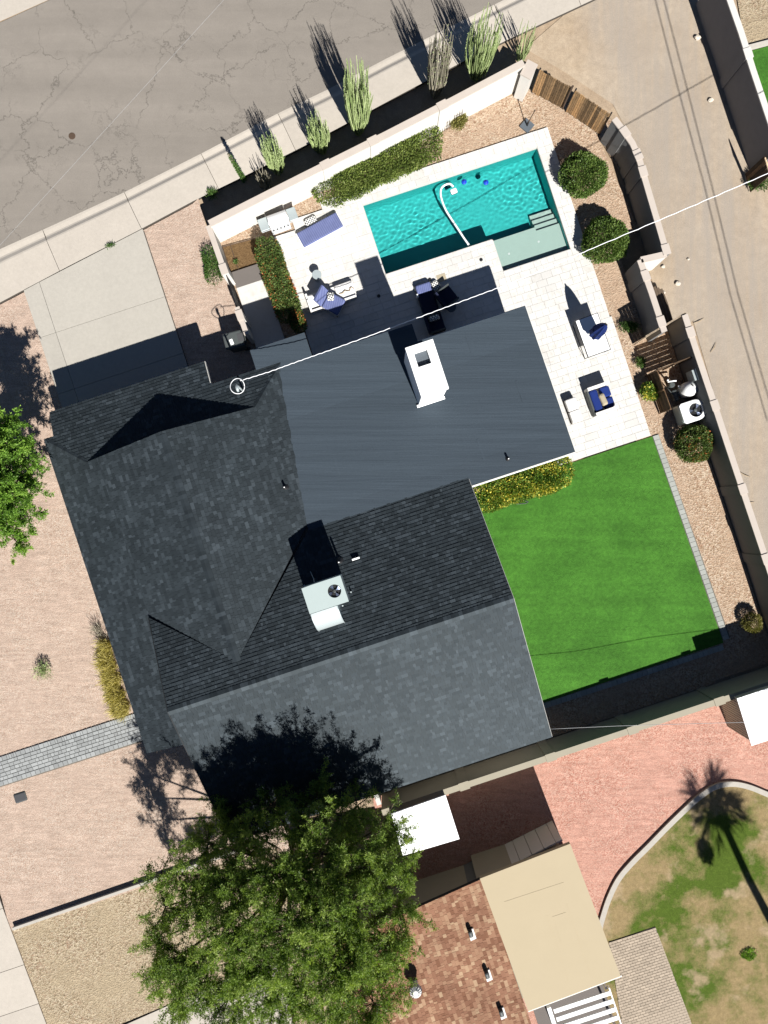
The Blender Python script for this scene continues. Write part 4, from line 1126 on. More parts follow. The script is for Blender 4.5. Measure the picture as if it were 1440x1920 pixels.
# curved stucco wall along the alley, its shade put into the grey
W4 = [PX(x, y, 1.66) for x, y in ((1152, 222), (1170, 245), (1186, 268), (1198, 295), (1208, 330), (1222, 378), (1236, 425), (1250, 473))]
wall_run('alley_wall', 'shade-darkened stucco alley wall curving from the plank gate past the two round bushes', W4, 1.66, .2, 'shaded_grey_wall', pil=(.12, .30, .42, .98))
W5 = [PX(1250, 476, 1.66), PX(1202, 487, 1.66)]
wall_run('alley_wall', 'short sunlit cross wall closing the alcove beside the alley', W5, 1.66, .2, 'white_wall', pil=())
W6 = [PX(1200, 487, 1.66), PX(1222, 549, 1.66), PX(1246, 622, 1.66)]
wall_run('alley_wall', 'shade-darkened stucco wall set back behind the shaded log alcove', W6, 1.66, .2, 'shaded_grey_wall', pil=(.22, .86))
W7 = [PX(1284, 590, 1.66), PX(1310, 670, 1.66), PX(1337, 750, 1.66), PX(1376, 868, 1.66), PX(1447, 1080, 1.66), PX(1500, 1245, 1.66)]
wall_run('alley_wall', 'long straight shade-darkened stucco wall along the alley beside the lawn and pool equipment', W7, 1.66, .2, 'shaded_grey_wall', pil=(.05, .26, .50, .70))
# block wall to the lower neighbour
W8 = [EN(-3.95, -11.78), EN(3.7, -11.76), EN(17, -11.72)]
wall_run('block_wall', 'long tan block wall between the green lawn and the red gravel yard', W8, 1.66, .2, 'block', 'block', pil=(.03, .17, .35, .52, .70))
wall_run('block_wall', 'short tan wall end beside the big tree and white canopy', [EN(-3.95, -11.4), EN(-3.97, -9.9)], 1.72, .14, 'block', 'white_wall')
# wall across the alley
W9 = [PX(x, y, 2.05) for x, y in ((1350, -60), (1369, 0), (1390, 60), (1412, 130), (1432, 190), (1462, 280))]
wall_run('neighbour_wall', 'dark block wall with a white cap on the far side of the alley', W9, 2.05, .2, 'dark_block', 'white_wall', pil=(.47,))
struct(MB().sheet(pxs([(1370, -80), (1480, -80), (1480, 75), (1398, 95)]), .0).obj('far_yard', 'tan', origin=(0, 0, 0)))
struct(MB().sheet(pxs([(1392, 100), (1500, 72), (1600, 300), (1450, 300)]), .03).obj('far_turf', 'turf', origin=(0, 0, .03)))
tag(MB().prism(pxs([(1394, 98), (1500, 70), (1500, 62), (1392, 90)]), 0, .14).obj('far_yard_curb', 'curb'), 'white curb between the bare yard and bright turf beyond the alley', 'curb')
fg = thing('far_gate', 'dark wooden gate beyond the alley at the right edge', 'gate', PX(1455, 305, 0))
A_ = PX(1434, 296, 1.6)
for i in range(5):
    piece('plank', 'slat', (A_[0] + .047 * i, A_[1] - .162 * i, 1.6), (.155, .03, 1.55), R(-73.8), fg, .03)
MB().tube([(A_[0], A_[1], 1.62), (A_[0] + .22, A_[1] - .75, 1.62)], .03, 6).obj('rail', 'pale_wood', fg)

# pool equipment enclosure
en = thing('slat_enclosure', 'brown horizontal slat screen round the pool equipment', 'fence', EN(12.95, 1.7, 0))
we0 = Vector(PX(1232, 693, 1.25)); we1 = Vector(PX(1259, 768, 1.25)); wn1 = Vector(PX(1296, 669, 1.25))
def slat_run(A_, B_, k, parent, hgt, gap, mat='slat'):
    d = B_ - A_; L = Vector((d.x, d.y, 0)).length; an = math.atan2(d.y, d.x); fr = (A_.x, A_.y, 0, an)
    for i in range(k):
        z = hgt - i * (hgt - .08) / k
        piece('slat', mat, MB(fr).T((L / 2, 0, z)), (L, .025, (hgt - .08) / k - gap), an, parent, .01)
    for x in (.03, L / 2, L - .03): MB(fr).box(x, -.04, 0, .05, .05, hgt).obj('post', 'slat', parent)
slat_run(we0, we1, 10, en, 1.25, .012); slat_run(we0, wn1, 6, en, 1.30, .035)
sg = thing('screen_gate', 'pale weathered wooden gate leaf standing open at a slant beside the alcove', 'gate', PX(1245, 612, 0))
A_, B_ = Vector(PX(1211, 631, 1.55)), Vector(PX(1284, 588, 1.55)); d = B_ - A_; L = Vector((d.x, d.y, 0)).length; an = math.atan2(d.y, d.x); fr = (A_.x, A_.y, 0, an)
for i in range(12): piece('plank', 'pale_wood', MB(fr).T(((i + .5) * L / 12, 0, 1.54)), (L / 12 - .006, .03, 1.46), an, sg, .02)
MB(fr).box(L / 2, 0, 1.545, L + .05, .07, 1.60).obj('top_rail', 'pale_wood', sg)
# pool equipment
sf = thing('sand_filter', 'round white sand filter tank inside the slat screen', 'filter tank', PX(1295, 735, 0))
p = PX(1298, 727, .95)
MB().lathe(p[0], p[1], [(.26, .02), (.31, .12), (.33, .45), (.32, .72), (.25, .90), (.12, .98), (.05, 1.0)], 24).obj('tank', 'white', sf, True)
MB().tube([(p[0] + .02, p[1] + .05, .99), (p[0] - .02, p[1] + .10, 1.04), (p[0] - .08, p[1] + .14, 1.02)], .025, 7).obj('valve_handle', 'black', sf, True)
p = PX(1304, 703, 1.1); cb = thing('control_box', 'small grey and white control box mounted on the alley wall', 'control box', PX(1300, 706, .6))
MB((p[0], p[1], 0, TH)).box(0, 0, .62, .30, .46, 1.22).obj('box_body', 'galv', cb)
MB((p[0], p[1], 0, TH)).slab([(-.02, -.25, 1.30), (.19, -.25, 1.26), (.19, .25, 1.26), (-.02, .25, 1.30)], .05).obj('sloping_lid', 'white', cb)
MB((p[0], p[1], 0, TH)).box(.05, 0, .0, .06, .06, .62).obj('post', 'galv', cb)
pm = thing('pool_pump', 'pool pump with white pipework and black motor inside the slat screen', 'pump', PX(1262, 732, 0))
for pts, r, m in (([(1252, 716, .5), (1263, 714, .5), (1268, 714, .5)], .035, 'white'), ([(1252, 712, .62), (1252, 716, .1)], .035, 'white'), ([(1272, 723, .5), (1276, 728, .45)], .04, 'white'), ([(1250, 726, .3), (1262, 740, .3), (1275, 734, .3), (1280, 712, .3)], .03, 'dark_grey'), ([(1262, 740, .3), (1268, 752, .3)], .03, 'dark_grey')):
    MB().tube([PX(*q_) for q_ in pts], r, 8).obj('pipe', m, pm, True)
p = PX(1265, 742, .2); MB((p[0], p[1], 0, TH)).soft(0, 0, .06, .24, .5, .34, 0, .06).obj('motor', 'dark_grey', pm)
p = PX(1258, 722, .2); MB().lathe(p[0], p[1], [(.12, .05), (.13, .32), (.10, .36)], 14).obj('strainer_basket', 'dark_grey', pm)
acx = thing('condenser_unit', 'white outdoor heat pump with a round top fan next to the round red-tipped bush', 'air conditioner', PX(1290, 780, 0))
p = PX(1301, 770, .92); fr = (p[0], p[1], 0, TH)
MB(fr).soft(0, 0, .03, 1.0, .86, .78, 0, .08).obj('cabinet', 'galv', acx)
mb = MB(fr); rr = .30; cx = .10; vs = []; outer = []
ringn = 36
for i in range(ringn):
    a_ = 2 * math.pi * i / ringn; vs.append((cx + rr * math.cos(a_), rr * math.sin(a_), .93))
for i in range(ringn):
    a_ = 2 * math.pi * i / ringn; c_, s2 = math.cos(a_), math.sin(a_)
    x = cx + c_ * .44 if c_ > 0 else max(-.52, cx + c_ * .9); y = s2 * .44
    if c_ <= 0:
        k_ = min((.62) / max(1e-6, -c_), .44 / max(1e-6, abs(s2))); x, y = cx + c_ * k_, s2 * k_
    vs.append((x, y, .90))
vs += [(x, y, .84) for x, y, z in vs[ringn:2 * ringn]] + [(x, y, .80) for x, y, z in vs[:ringn]]
fs = []
for i in range(ringn):
    j = (i + 1) % ringn
    fs += [(i, ringn + i, ringn + j, j), (ringn + i, 2 * ringn + i, 2 * ringn + j, ringn + j), (i, j, 3 * ringn + j, 3 * ringn + i)]
mb.add(vs, fs).obj('top_shroud', 'white', acx)
MB(fr).lathe(cx, 0, [(rr, .79), (rr, .80)], 30).obj('fan_well', 'black', acx)
fan(acx, fr, cx, 0, rr * .94, .86, 3, .9)

# trash bin by the house
tb = thing('trash_bin', 'dark grey wheeled trash bin in the shade beside the white side wall', 'trash bin', PX(440, 645, 0))
p = PX(440, 637, 1.0); fr = (p[0], p[1], 0, TH + R(-4))
MB(fr).box(0, 0, .08, .62, .56, .95, 0, 1.12).obj('bin_body', 'dark_grey', tb)
MB(fr).soft(-.05, 0, .95, .82, .70, 1.07, 0, .06).obj('lid', 'dark_grey', tb)
MB(fr).box(.27, .02, 1.072, .26, .36, 1.078).obj('lid_plate', 'lid', tb)
MB(fr).box(-.14, -.08, 1.072, .14, .24, 1.076, R(8)).obj('sticker', 'white', tb)
for s_ in (-.28, .28): MB(fr).tube([(.33, s_ - .04, .12), (.33, s_ + .04, .12)], .12, 14).obj('wheel', 'black', tb)
MB(fr).tube([(.38, -.25, .98), (.44, -.25, 1.0), (.44, .25, 1.0), (.38, .25, .98)], .018, 6).obj('handle', 'dark_grey', tb)

# entry slabs beside the planting bed
tag(MB(LOT).prism([(-3.05, 11.25), (-1.78, 11.25), (-1.80, 11.95), (-3.06, 11.95)], .0, .14).obj('stone_step', 'step'), 'grey stone step between the brown soil bed and the white landing', 'step')
tag(MB(LOT).prism([(-3.05, 7.0), (-1.75, 7.0), (-1.76, 11.24), (-3.05, 11.24)], .0, .11).obj('entry_landing', 'trav'), 'white stone landing running along the side wall into the shade', 'landing')
be = thing('bed_edging', 'thin rusty metal edging round the brown soil bed', 'edging', EN(-2.4, 12.5, 0))
for a, b in (((-3.08, 13.13), (-1.6, 13.05)), ((-2.72, 13.1), (-2.72, 11.97)), ((-3.08, 13.13), (-3.06, 11.97))):
    MB().tube([EN(*a, .10), EN(*b, .10)], .018, 5).obj('edge_strip', 'rust', be)

# trellises leaning on the street wall
for i, (a, b, lab) in enumerate((((806, 211), (818, 205), 'narrow rusty wire trellis on the street wall, leftmost'), ((828, 199), (842, 192), 'rusty wire trellis in the middle of three on the street wall'), ((851, 189), (866, 182), 'rusty wire trellis above the small olive shrub'))):
    t = thing('wire_trellis', lab, 'trellis', PX((a[0] + b[0]) / 2, a[1] + 40, 0), 'trellises on the street wall')
    A_, B_ = Vector(PX(*a, 1.45)), Vector(PX(*b, 1.45)); d = (B_ - A_); out = Vector((.10, -.22, 0))
    for k in range(4):
        q_ = A_ + d * (k / 3) + Vector((.05, -.12, 0)); ft = q_ + out; ft.z = .02
        MB().tube([tuple(ft), tuple(q_)], .010, 5).obj('upright', 'rust', t)
    for k in range(7):
        f = (k + .6) / 7; q0 = A_ + Vector((.05, -.12, 0)) + (out * f); q1 = q0 + d; q0.z = q1.z = 1.45 * (1 - f)
        MB().tube([tuple(q0), tuple(q1)], .007, 5).obj('crossbar', 'rust', t)
# umbrella stand plate
us = thing('umbrella_stand', 'black pole on a square slate base plate in the gravel behind the pool', 'umbrella stand', PX(988, 236, 0))
p = PX(988, 236, .05); MB((p[0], p[1], 0, R(50))).box(0, 0, .02, .46, .46, .09).obj('base_plate', 'slate', us)
MB().tube([(p[0], p[1], .09), (p[0], p[1], .35)], .04, 8).obj('socket', 'black', us)
MB().tube([(p[0], p[1], .3), (p[0] + .1, p[1] + .02, 1.18)], .02, 7).obj('pole', 'rust', us)
MB().tube([(p[0] + .1, p[1] + .02, 1.16), (p[0] + .1, p[1] + .02, 1.22)], .034, 8).obj('finial', 'rust', us)

# ================================================================ PATIO FURNITURE
# stainless grill
p = PX(520, 411, .9); fr = (p[0], p[1], 0, R(20))
gr = thing('barbecue_grill', 'stainless steel barbecue grill standing against the white street wall', 'grill', (p[0], p[1], .1))
MB(fr).box(.02, 0, .18, .84, .56, .86).obj('cabinet', 'steel', gr)
mb = MB(fr); vs = []; NA_ = 8
for i in range(NA_ + 1):
    t_ = math.pi * i / NA_
    vs += [(-.40, -.06 - .27 * math.cos(t_) + .04, .90 + .26 * math.sin(t_)), (.44, -.06 - .27 * math.cos(t_) + .04, .90 + .26 * math.sin(t_))]
fs = [(2 * i, 2 * i + 1, 2 * i + 3, 2 * i + 2) for i in range(NA_)] + [tuple(range(0, 2 * NA_ + 2, 2)), tuple(range(1, 2 * NA_ + 2, 2))[::-1]]
hood = mb.add(vs, fs).obj('hood', 'steel', gr)
MB(fr).tube([(-.30, -.30, 1.02), (-.30, -.35, 1.03), (.34, -.35, 1.03), (.34, -.30, 1.02)], .016, 7).obj('handle', 'steel', hood)
for x in (-.62, .66): MB(fr).soft(x, 0, .84, .40, .54, .90, 0, .02).obj('side_shelf', 'galv', gr)
MB(fr).box(.02, -.31, .74, .84, .07, .88).obj('control_panel', 'steel', gr)
for i in range(5): MB(fr).tube([(-.30 + i * .16, -.34, .81), (-.30 + i * .16, -.385, .81)], .03, 9).obj('knob', 'black', gr)
MB(fr).tube([(-.80, -.30, .86), (.86, -.30, .86)], .015, 6).obj('towel_bar', 'steel', gr)
for x, y in ((-.36, -.22), (.40, -.22), (-.36, .22), (.40, .22)): MB(fr).box(x, y, .10, .05, .05, .2).obj('leg', 'black', gr)

def cushion(frame, x, y, z0, sx, sy, z1, name, mat, parent, rot=0.0, r=.05):
    return MB(frame).soft(x, y, z0, sx, sy, z1, rot, r).obj(name, mat, parent)
# sun lounger
p = PX(600, 431, .32); fr = (p[0], p[1], 0, R(28.5))
lo = thing('sun_lounger', 'low sun lounger with a blue striped pad in full sun near the grill', 'lounger', (p[0], p[1], .1))
MB(fr).box(0, 0, .20, 1.98, .74, .26).obj('frame', 'white', lo)
cushion(fr, 0, 0, .26, 1.94, .70, .36, 'pad', 'stripe', lo)
for x in (-.9, .9):
    for y in (-.3, .3): MB(fr).box(x, y, .10, .05, .05, .2).obj('leg', 'white', lo)
p2 = PX(583, 415, .2); pl = MB((p2[0], p2[1], 0, R(28))).soft(0, 0, .10, .56, .40, .24, 0, .07).obj('checkered_cushion', 'check', None)
tag(pl, 'black and white checkered cushion on the patio beside the sunlit blue lounger', 'cushion')

# sofa group in front of the flowering hedge
sx = 0
p = PX(622, 556, .3); fr = (p[0], p[1], 0, TH + R(1))
so = thing('patio_sofa', 'long low white patio sofa half in the house shade, below the round side table', 'sofa', (p[0], p[1], .1))
MB(fr).box(0, 0, .14, 2.1, .78, .24).obj('frame', 'canvas', so)
cushion(fr, -.62, .06, .24, .78, .62, .40, 'seat_cushion', 'canvas', so)
cushion(fr, .62, .0, .24, .80, .74, .40, 'seat_cushion', 'canvas', so)
MB(fr).box(-1.03, 0, .14, .09, .80, .56).obj('arm', 'canvas', so)
MB(fr).box(0.0, -.36, .14, 2.0, .07, .50).obj('back_rail', 'canvas', so)
for x in (-.98, .98):
    for y in (-.33, .33): MB(fr).box(x, y, .10, .05, .05, .15).obj('leg', 'white', so)
dr = thing('driftwood', 'gnarled piece of grey driftwood lying on the white sofa', 'driftwood', MB(fr).T((.62, .02, .4)))
g = random.Random(4)
for i in range(5):
    x0 = .34 + i * .12; MB(fr).tube([(x0, .0 + g.uniform(-.05, .05), .415), (x0 + .12, g.uniform(-.08, .08), .44 + g.random() * .03), (x0 + .2, g.uniform(-.1, .1), .42)], [.02, .016, .006], 5).obj('branch', 'twig', dr)
p = PX(624, 566, .5); fr = (p[0], p[1], 0, R(-28))
lc = thing('lounge_chair', 'blue striped lounge chair turned askew in front of the white sofa', 'chair', (p[0], p[1], .1))
MB(fr).box(.05, -.06, .42, .80, .74, .50).obj('seat_frame', 'canvas', lc)
cushion(fr, .08, -.06, .50, .78, .74, .60, 'seat_pad', 'stripe2', lc)
MB(fr).add([(-.33, -.42, .56), (-.33, .30, .56), (-.60, .30, 1.02), (-.60, -.42, 1.02), (-.40, -.42, .52), (-.40, .30, .52), (-.68, .30, .98), (-.68, -.42, .98)],
           [(0, 1, 2, 3), (7, 6, 5, 4), (0, 3, 7, 4), (1, 5, 6, 2), (3, 2, 6, 7), (0, 4, 5, 1)]).obj('backrest', 'stripe2', lc)
for x in (-.28, .4):
    for y in (-.38, .26): MB(fr).box(x, y, .10, .05, .05, .44).obj('leg', 'black', lc)
cc = MB(fr).soft(-.16, .12, .60, .30, .36, .72, R(30), .06).obj('checkered_cushion', 'check')
tag(cc, 'black and white checkered cushion on the askew blue lounge chair', 'cushion')
p = PX(594, 515, .5)
st = thing('side_table', 'round pale side table standing alone on the sunlit patio', 'side table', (p[0], p[1], .1))
MB().lathe(p[0], p[1], [(.20, .50), (.205, .515), (.20, .53)], 28).obj('table_top', 'galv', st)
MB().lathe(p[0], p[1], [(.16, .10), (.15, .2), (.12, .3), (.15, .42), (.17, .50)], 20).obj('pedestal', 'galv', st, True)

# shaded group under the chimney side
p = PX(801, 560, .38); fr = (p[0], p[1], 0, TH)
l2 = thing('sun_lounger', 'navy lounger at the edge of the house shade with only its head end sunlit', 'lounger', (p[0], p[1], .1))
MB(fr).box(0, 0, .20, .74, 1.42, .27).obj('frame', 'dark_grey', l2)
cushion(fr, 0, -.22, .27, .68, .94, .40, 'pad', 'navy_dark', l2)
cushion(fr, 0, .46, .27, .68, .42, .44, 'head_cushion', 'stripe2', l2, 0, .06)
MB(fr).soft(-.36, .24, .30, .08, .16, .46, 0, .03).obj('arm_cap', 'white', l2)
for x in (-.32, .32):
    for y in (-.65, .65): MB(fr).box(x, y, .10, .05, .05, .21).obj('leg', 'dark_grey', l2)
p = PX(816, 534, .4); cc = MB((p[0], p[1], 0, R(40))).soft(0, 0, .12, .42, .42, .30, 0, .08).obj('checkered_cushion', 'check')
tag(cc, 'black and white checkered cushion at the shadow edge beside the navy lounger', 'cushion')
for i, (x, y, an, lab) in enumerate(((838, 556, 38, 'dark navy lounge chair turned askew in deep shade right of the navy lounger'), (816, 606, 18, 'dark lounge chair in deep shade against the house, with a cushion'))):
    p = PX(x, y, .45); fr = (p[0], p[1], 0, R(an))
    t = thing('lounge_chair', lab, 'chair', (p[0], p[1], .1))
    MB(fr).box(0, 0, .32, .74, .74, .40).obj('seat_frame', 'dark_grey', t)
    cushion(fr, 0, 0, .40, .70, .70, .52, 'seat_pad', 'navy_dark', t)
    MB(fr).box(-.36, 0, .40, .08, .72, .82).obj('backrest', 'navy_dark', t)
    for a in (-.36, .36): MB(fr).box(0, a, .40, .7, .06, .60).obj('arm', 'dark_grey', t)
    for a in (-.3, .3):
        for b in (-.3, .3): MB(fr).box(a, b, .10, .05, .05, .33).obj('leg', 'black', t)
    if i:
        cc = MB(fr).soft(0, .18, .52, .46, .22, .70, 0, .06).obj('checkered_cushion', 'check'); tag(cc, 'black and white checkered cushion on the dark chair against the house', 'cushion')
p = PX(846, 576, .45); t = thing('side_table', 'round dark side table in deep shade below the white cable', 'side table', (p[0], p[1], .1))
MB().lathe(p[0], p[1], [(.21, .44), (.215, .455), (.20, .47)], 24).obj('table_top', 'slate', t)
MB().lathe(p[0], p[1], [(.12, .10), (.05, .14), (.05, .44)], 14).obj('pedestal', 'black', t, True)
p = PX(822, 616, .4); t = thing('ottoman', 'low brown ottoman in deep shade beside the house', 'ottoman', (p[0], p[1], .1))
cushion((p[0], p[1], 0, TH), 0, 0, .18, .62, .30, .38, 'cushion', 'slat', t)
for x in (-.26, .26): MB((p[0], p[1], 0, TH)).box(x, 0, .10, .05, .2, .2).obj('leg', 'black', t)

# dining table with closed umbrella
c4 = [PX(*q_, .76) for q_ in ((1077, 602), (1121, 586), (1146, 654), (1103, 671))]
ctr = (sum(q_[0] for q_ in c4) / 4, sum(q_[1] for q_ in c4) / 4); fr = (ctr[0], ctr[1], 0, TH + R(1.5))
dt = thing('dining_table', 'white rectangular patio table on a thin black metal frame', 'table', (*ctr, .1))
tw, tl = 1.00, 1.64
MB(fr).box(0, 0, .715, tw - .03, tl - .03, .755).obj('table_top', 'pure_white', dt)
for sx_ in (-1, 1): MB(fr).box(sx_ * tw / 2, 0, .70, .03, tl + .03, .75).obj('frame_rail', 'black', dt)
for sy_ in (-1, 1): MB(fr).box(0, sy_ * tl / 2, .70, tw - .03, .03, .75).obj('frame_rail', 'black', dt)
for sx_ in (-1, 1):
    for sy_ in (-1, 1):
        MB(fr).tube([(sx_ * (tw / 2 - .01), sy_ * (tl / 2 - .01), .70), (sx_ * (tw / 2 - .06), sy_ * (tl / 2 - .05), .10)], .016, 5).obj('leg', 'black', dt)
for sx_ in (-1, 1): MB(fr).tube([(sx_ * (tw / 2 - .06), -tl / 2 + .05, .115), (sx_ * (tw / 2 - .06), tl / 2 - .05, .115)], .014, 5).obj('foot_rail', 'black', dt)
p = PX(1112, 629, .76)
um = thing('closed_umbrella', 'closed navy patio umbrella standing through the white table', 'umbrella', (p[0], p[1], .1))
MB().tube([(p[0], p[1], .10), (p[0], p[1], 2.52)], .022, 8).obj('pole', 'black', um)
mb = MB(); n = 16; prof = [(.17, 1.02), (.25, 1.12), (.245, 1.4), (.22, 1.7), (.18, 2.0), (.12, 2.3), (.05, 2.46)]
vs = [(p[0] + r_ * (1 + .22 * (k % 2)) * math.cos(2 * math.pi * k / n), p[1] + r_ * (1 + .22 * (k % 2)) * math.sin(2 * math.pi * k / n), z) for r_, z in prof for k in range(n)]
fs = [(i * n + k, i * n + (k + 1) % n, (i + 1) * n + (k + 1) % n, (i + 1) * n + k) for i in range(len(prof) - 1) for k in range(n)] + [tuple(range(n))[::-1], tuple(range((len(prof) - 1) * n, len(prof) * n))]
mb.add(vs, fs).obj('folded_canopy', 'navy', um)
MB().tube([(p[0] + .25 * math.cos(a_), p[1] + .25 * math.sin(a_), 1.62) for a_ in [i * math.pi / 8 for i in range(17)]], .018, 6).obj('tie_strap', 'navy_dark', um)
MB().lathe(p[0], p[1], [(.03, 2.50), (.04, 2.54), (.01, 2.60)], 10).obj('finial', 'black', um)
MB().lathe(p[0], p[1], [(.24, .10), (.24, .16), (.06, .19), (.05, .4)], 18).obj('base', 'black', um)

# blue armchair and white ottoman
p = PX(1128, 748, .5); fr = (p[0], p[1], 0, TH + R(1))
ar = thing('patio_armchair', 'white-framed armchair with royal blue cushions and a cream pillow', 'armchair', (p[0], p[1], .1))
MB(fr).box(0, 0, .14, .92, 1.1, .26).obj('frame', 'canvas', ar)
for s_ in (-1, 1):
    MB(fr).box(.0, s_ * .56, .14, .98, .13, .68).obj('arm', 'canvas', ar)
cushion(fr, -.27, .0, .26, .36, .96, .60, 'back_cushion', 'royal', ar, 0, .08)
cushion(fr, .27, .24, .26, .44, .46, .50, 'seat_cushion', 'royal', ar, 0, .08); cushion(fr, .27, -.24, .26, .44, .46, .50, 'seat_cushion', 'royal', ar, 0, .08)
MB(fr).box(-.49, -.05, .14, .07, 1.06, .56).obj('back_rail', 'dark_grey', ar)
for x in (-.42, .42):
    for y in (-.5, .5): MB(fr).box(x, y, .10, .06, .06, .15).obj('leg', 'dark_grey', ar)
cp = MB(fr).soft(.02, -.05, .46, .26, .52, .70, R(6), .09).obj('cream_pillow', 'cream'); tag(cp, 'cream pillow lying on the blue armchair cushions', 'pillow')
p = PX(1076, 769, .4); fr = (p[0], p[1], 0, TH + R(2))
ot = thing('ottoman', 'long white two-cushion ottoman between the blue armchair and the flat roof', 'ottoman', (p[0], p[1], .1))
cushion(fr, 0, .26, .22, .48, .52, .48, 'cushion', 'canvas', ot); cushion(fr, 0, -.27, .22, .48, .52, .48, 'cushion', 'canvas', ot)
MB(fr).box(0, 0, .14, .50, 1.06, .23).obj('frame', 'slat', ot)
for x in (-.2, .2):
    for y in (-.48, .48): MB(fr).box(x, y, .10, .05, .05, .15).obj('leg', 'slat', ot)

# ================================================================ THE NEIGHBOUR'S HOUSE
nh = thing('neighbour_house', 'neighbouring house with a brown shingle roof and a flat beige roof', 'house', EN(-1, -19, 0))
zB = lambda e, n: 2.45 + .0 * e + .20 * (-15.3 - n) * 0 + .16 * (-.9 - e)
NBK = [(-.88, -15.22), (-.78, -24.0), (-7.5, -24.0), (-7.5, -15.35)]
mb = MB(LOT); mb.slab([(e, n, zB(e, n)) for e, n in NBK], .18); nr = mb.obj('shingle_roof', 'deck', nh)
mb = MB(LOT); shingles(mb, [(-.88, -15.22), (-.78, -24.0), (-7.5, -24.0), (-7.5, -15.35)], zB, 1, -1, -.75, 8, .16, .145)
stuff(mb.obj('shingle', 'brown', nr, attr=True))
BR = [(-.94, -15.15), (2.93, -14.95), (3.2, -20.62), (-.76, -20.80)]
mb = MB(LOT); mb.prism(BR, 2.34, 2.53); fl = mb.obj('flat_roof', 'beige_roof', nh)
for a, b, c, d in ((1.35, 1.9, -18.6, -17.5), (-.3, 2.2, -16.35, -16.33), (1.15, 1.17, -20.2, -17.4), (2.05, 2.07, -20.2, -17.2)):
    MB(LOT).prism([(a, c), (b, c), (b, d), (a, d)], 2.529, 2.536).obj('coating_patch', 'beige_roof', fl)
MB(LOT).prism([(-.76, -20.84), (3.25, -20.66), (3.25, -20.72), (-.76, -20.90)], 2.36, 2.44).obj('fascia', 'fascia', nh)
for poly in ([(-7.2, -23.8), (-1.1, -23.8), (-1.1, -15.7), (-7.2, -15.7)], [(-1.09, -20.4), (2.6, -20.4), (2.6, -15.4), (-1.09, -15.4)]): MB(LOT).prism(poly, 0, 2.3).obj('wall', 'block', nh)
# pale fence-like wall strip north of the roofs
aw = thing('panel_fence', 'pale grey panel fence in front of the neighbouring house roof', 'fence', EN(-1.0, -15, 0))
A_, B_ = Vector(PX(806, 1698, 1.75)), Vector(PX(1030, 1585, 1.75)); d = B_ - A_; L = Vector((d.x, d.y, 0)).length; an = math.atan2(d.y, d.x); fr = (A_.x, A_.y, 0, an)
x = -.6; 
for w in (2.3, 1.45, .5, .5, .55, .55, .55, .3): 
    piece('panel', 'shaded_grey_wall' if w > 1 else 'white_wall', MB(fr).T((x + w / 2, -.02, 1.80)), (w - .02, .06, 1.78), an, aw, .01); x += w
MB(fr).box(2.35, -.06, 1.80, 5.9, .10, 1.86).obj('top_rail', 'shaded_grey_wall', aw)
# roof vents
for i, (x, y) in enumerate(((887, 1758), (918, 1836), (945, 1908))):
    e, n = ENP(x, y, 2.9); z = zB(e, n); p = EN(e, n)
    v = MB((p[0], p[1], 0, TH)).slab([(-.14, -.22, z + .10), (.10, -.22, z + .06), (.10, .2, z + .06), (-.14, .2, z + .10)], .10).obj('roof_vent', 'canvas', nr)
    MB((p[0], p[1], 0, TH)).soft(-.05, .12, z + .02, .17, .26, z + .30, 0, .06).obj('hood', 'dark_grey', v)
e, n = ENP(779, 1857, 3.5); p = EN(e, n); z = zB(e, n)
tv = MB().lathe(p[0], p[1], [(.12, z - .02), (.12, z + .28), (.2, z + .32), (.25, z + .45), (.22, z + .58), (.10, z + .66)], 20).obj('turbine_vent', 'canvas', nr)
for k in range(14):
    a_ = 2 * math.pi * k / 14
    MB().tube([(p[0] + q_ * math.cos(a_ + s_), p[1] + q_ * math.sin(a_ + s_), z + zz) for q_, s_, zz in ((.205, 0, .33), (.258, .12, .45), (.225, .24, .58), (.11, .34, .665))], .012, 4).obj('vane', 'galv', tv)
# slatted pergola
pg = thing('pergola', 'white slatted pergola at the end of the flat beige roof', 'pergola', EN(1.3, -22.5, 0))
PE0, PE1, PN1 = .02, 2.62, -20.98
for i in range(9):
    n = PN1 - .18 - i * .345
    for k in range(2):
        piece('slat', 'white', EN((PE0 + PE1) / 2 + .1, n - k * .095, 2.44 - k * .008), (PE1 - PE0 - .2, .085, .04), TH, pg, .03)
for e in (PE0 + .05, PE1): MB(LOT).box(e, PN1 - 1.5, 2.28, .16 if e < 1 else .05, 3.0, 2.46).obj('beam', 'white', pg)
for e in (PE0 + .05, PE1 - .1):
    for n in (PN1 - .1, PN1 - 2.9): MB(LOT).box(e, n, 0, .1, .1, 2.28).obj('post', 'white', pg)
struct(MB(LOT).prism([(-.6, -24), (2.62, -24), (2.62, -20.5), (-.6, -20.5)], .0, .05).obj('pergola_floor', 'step', origin=(0, 0, 0)))
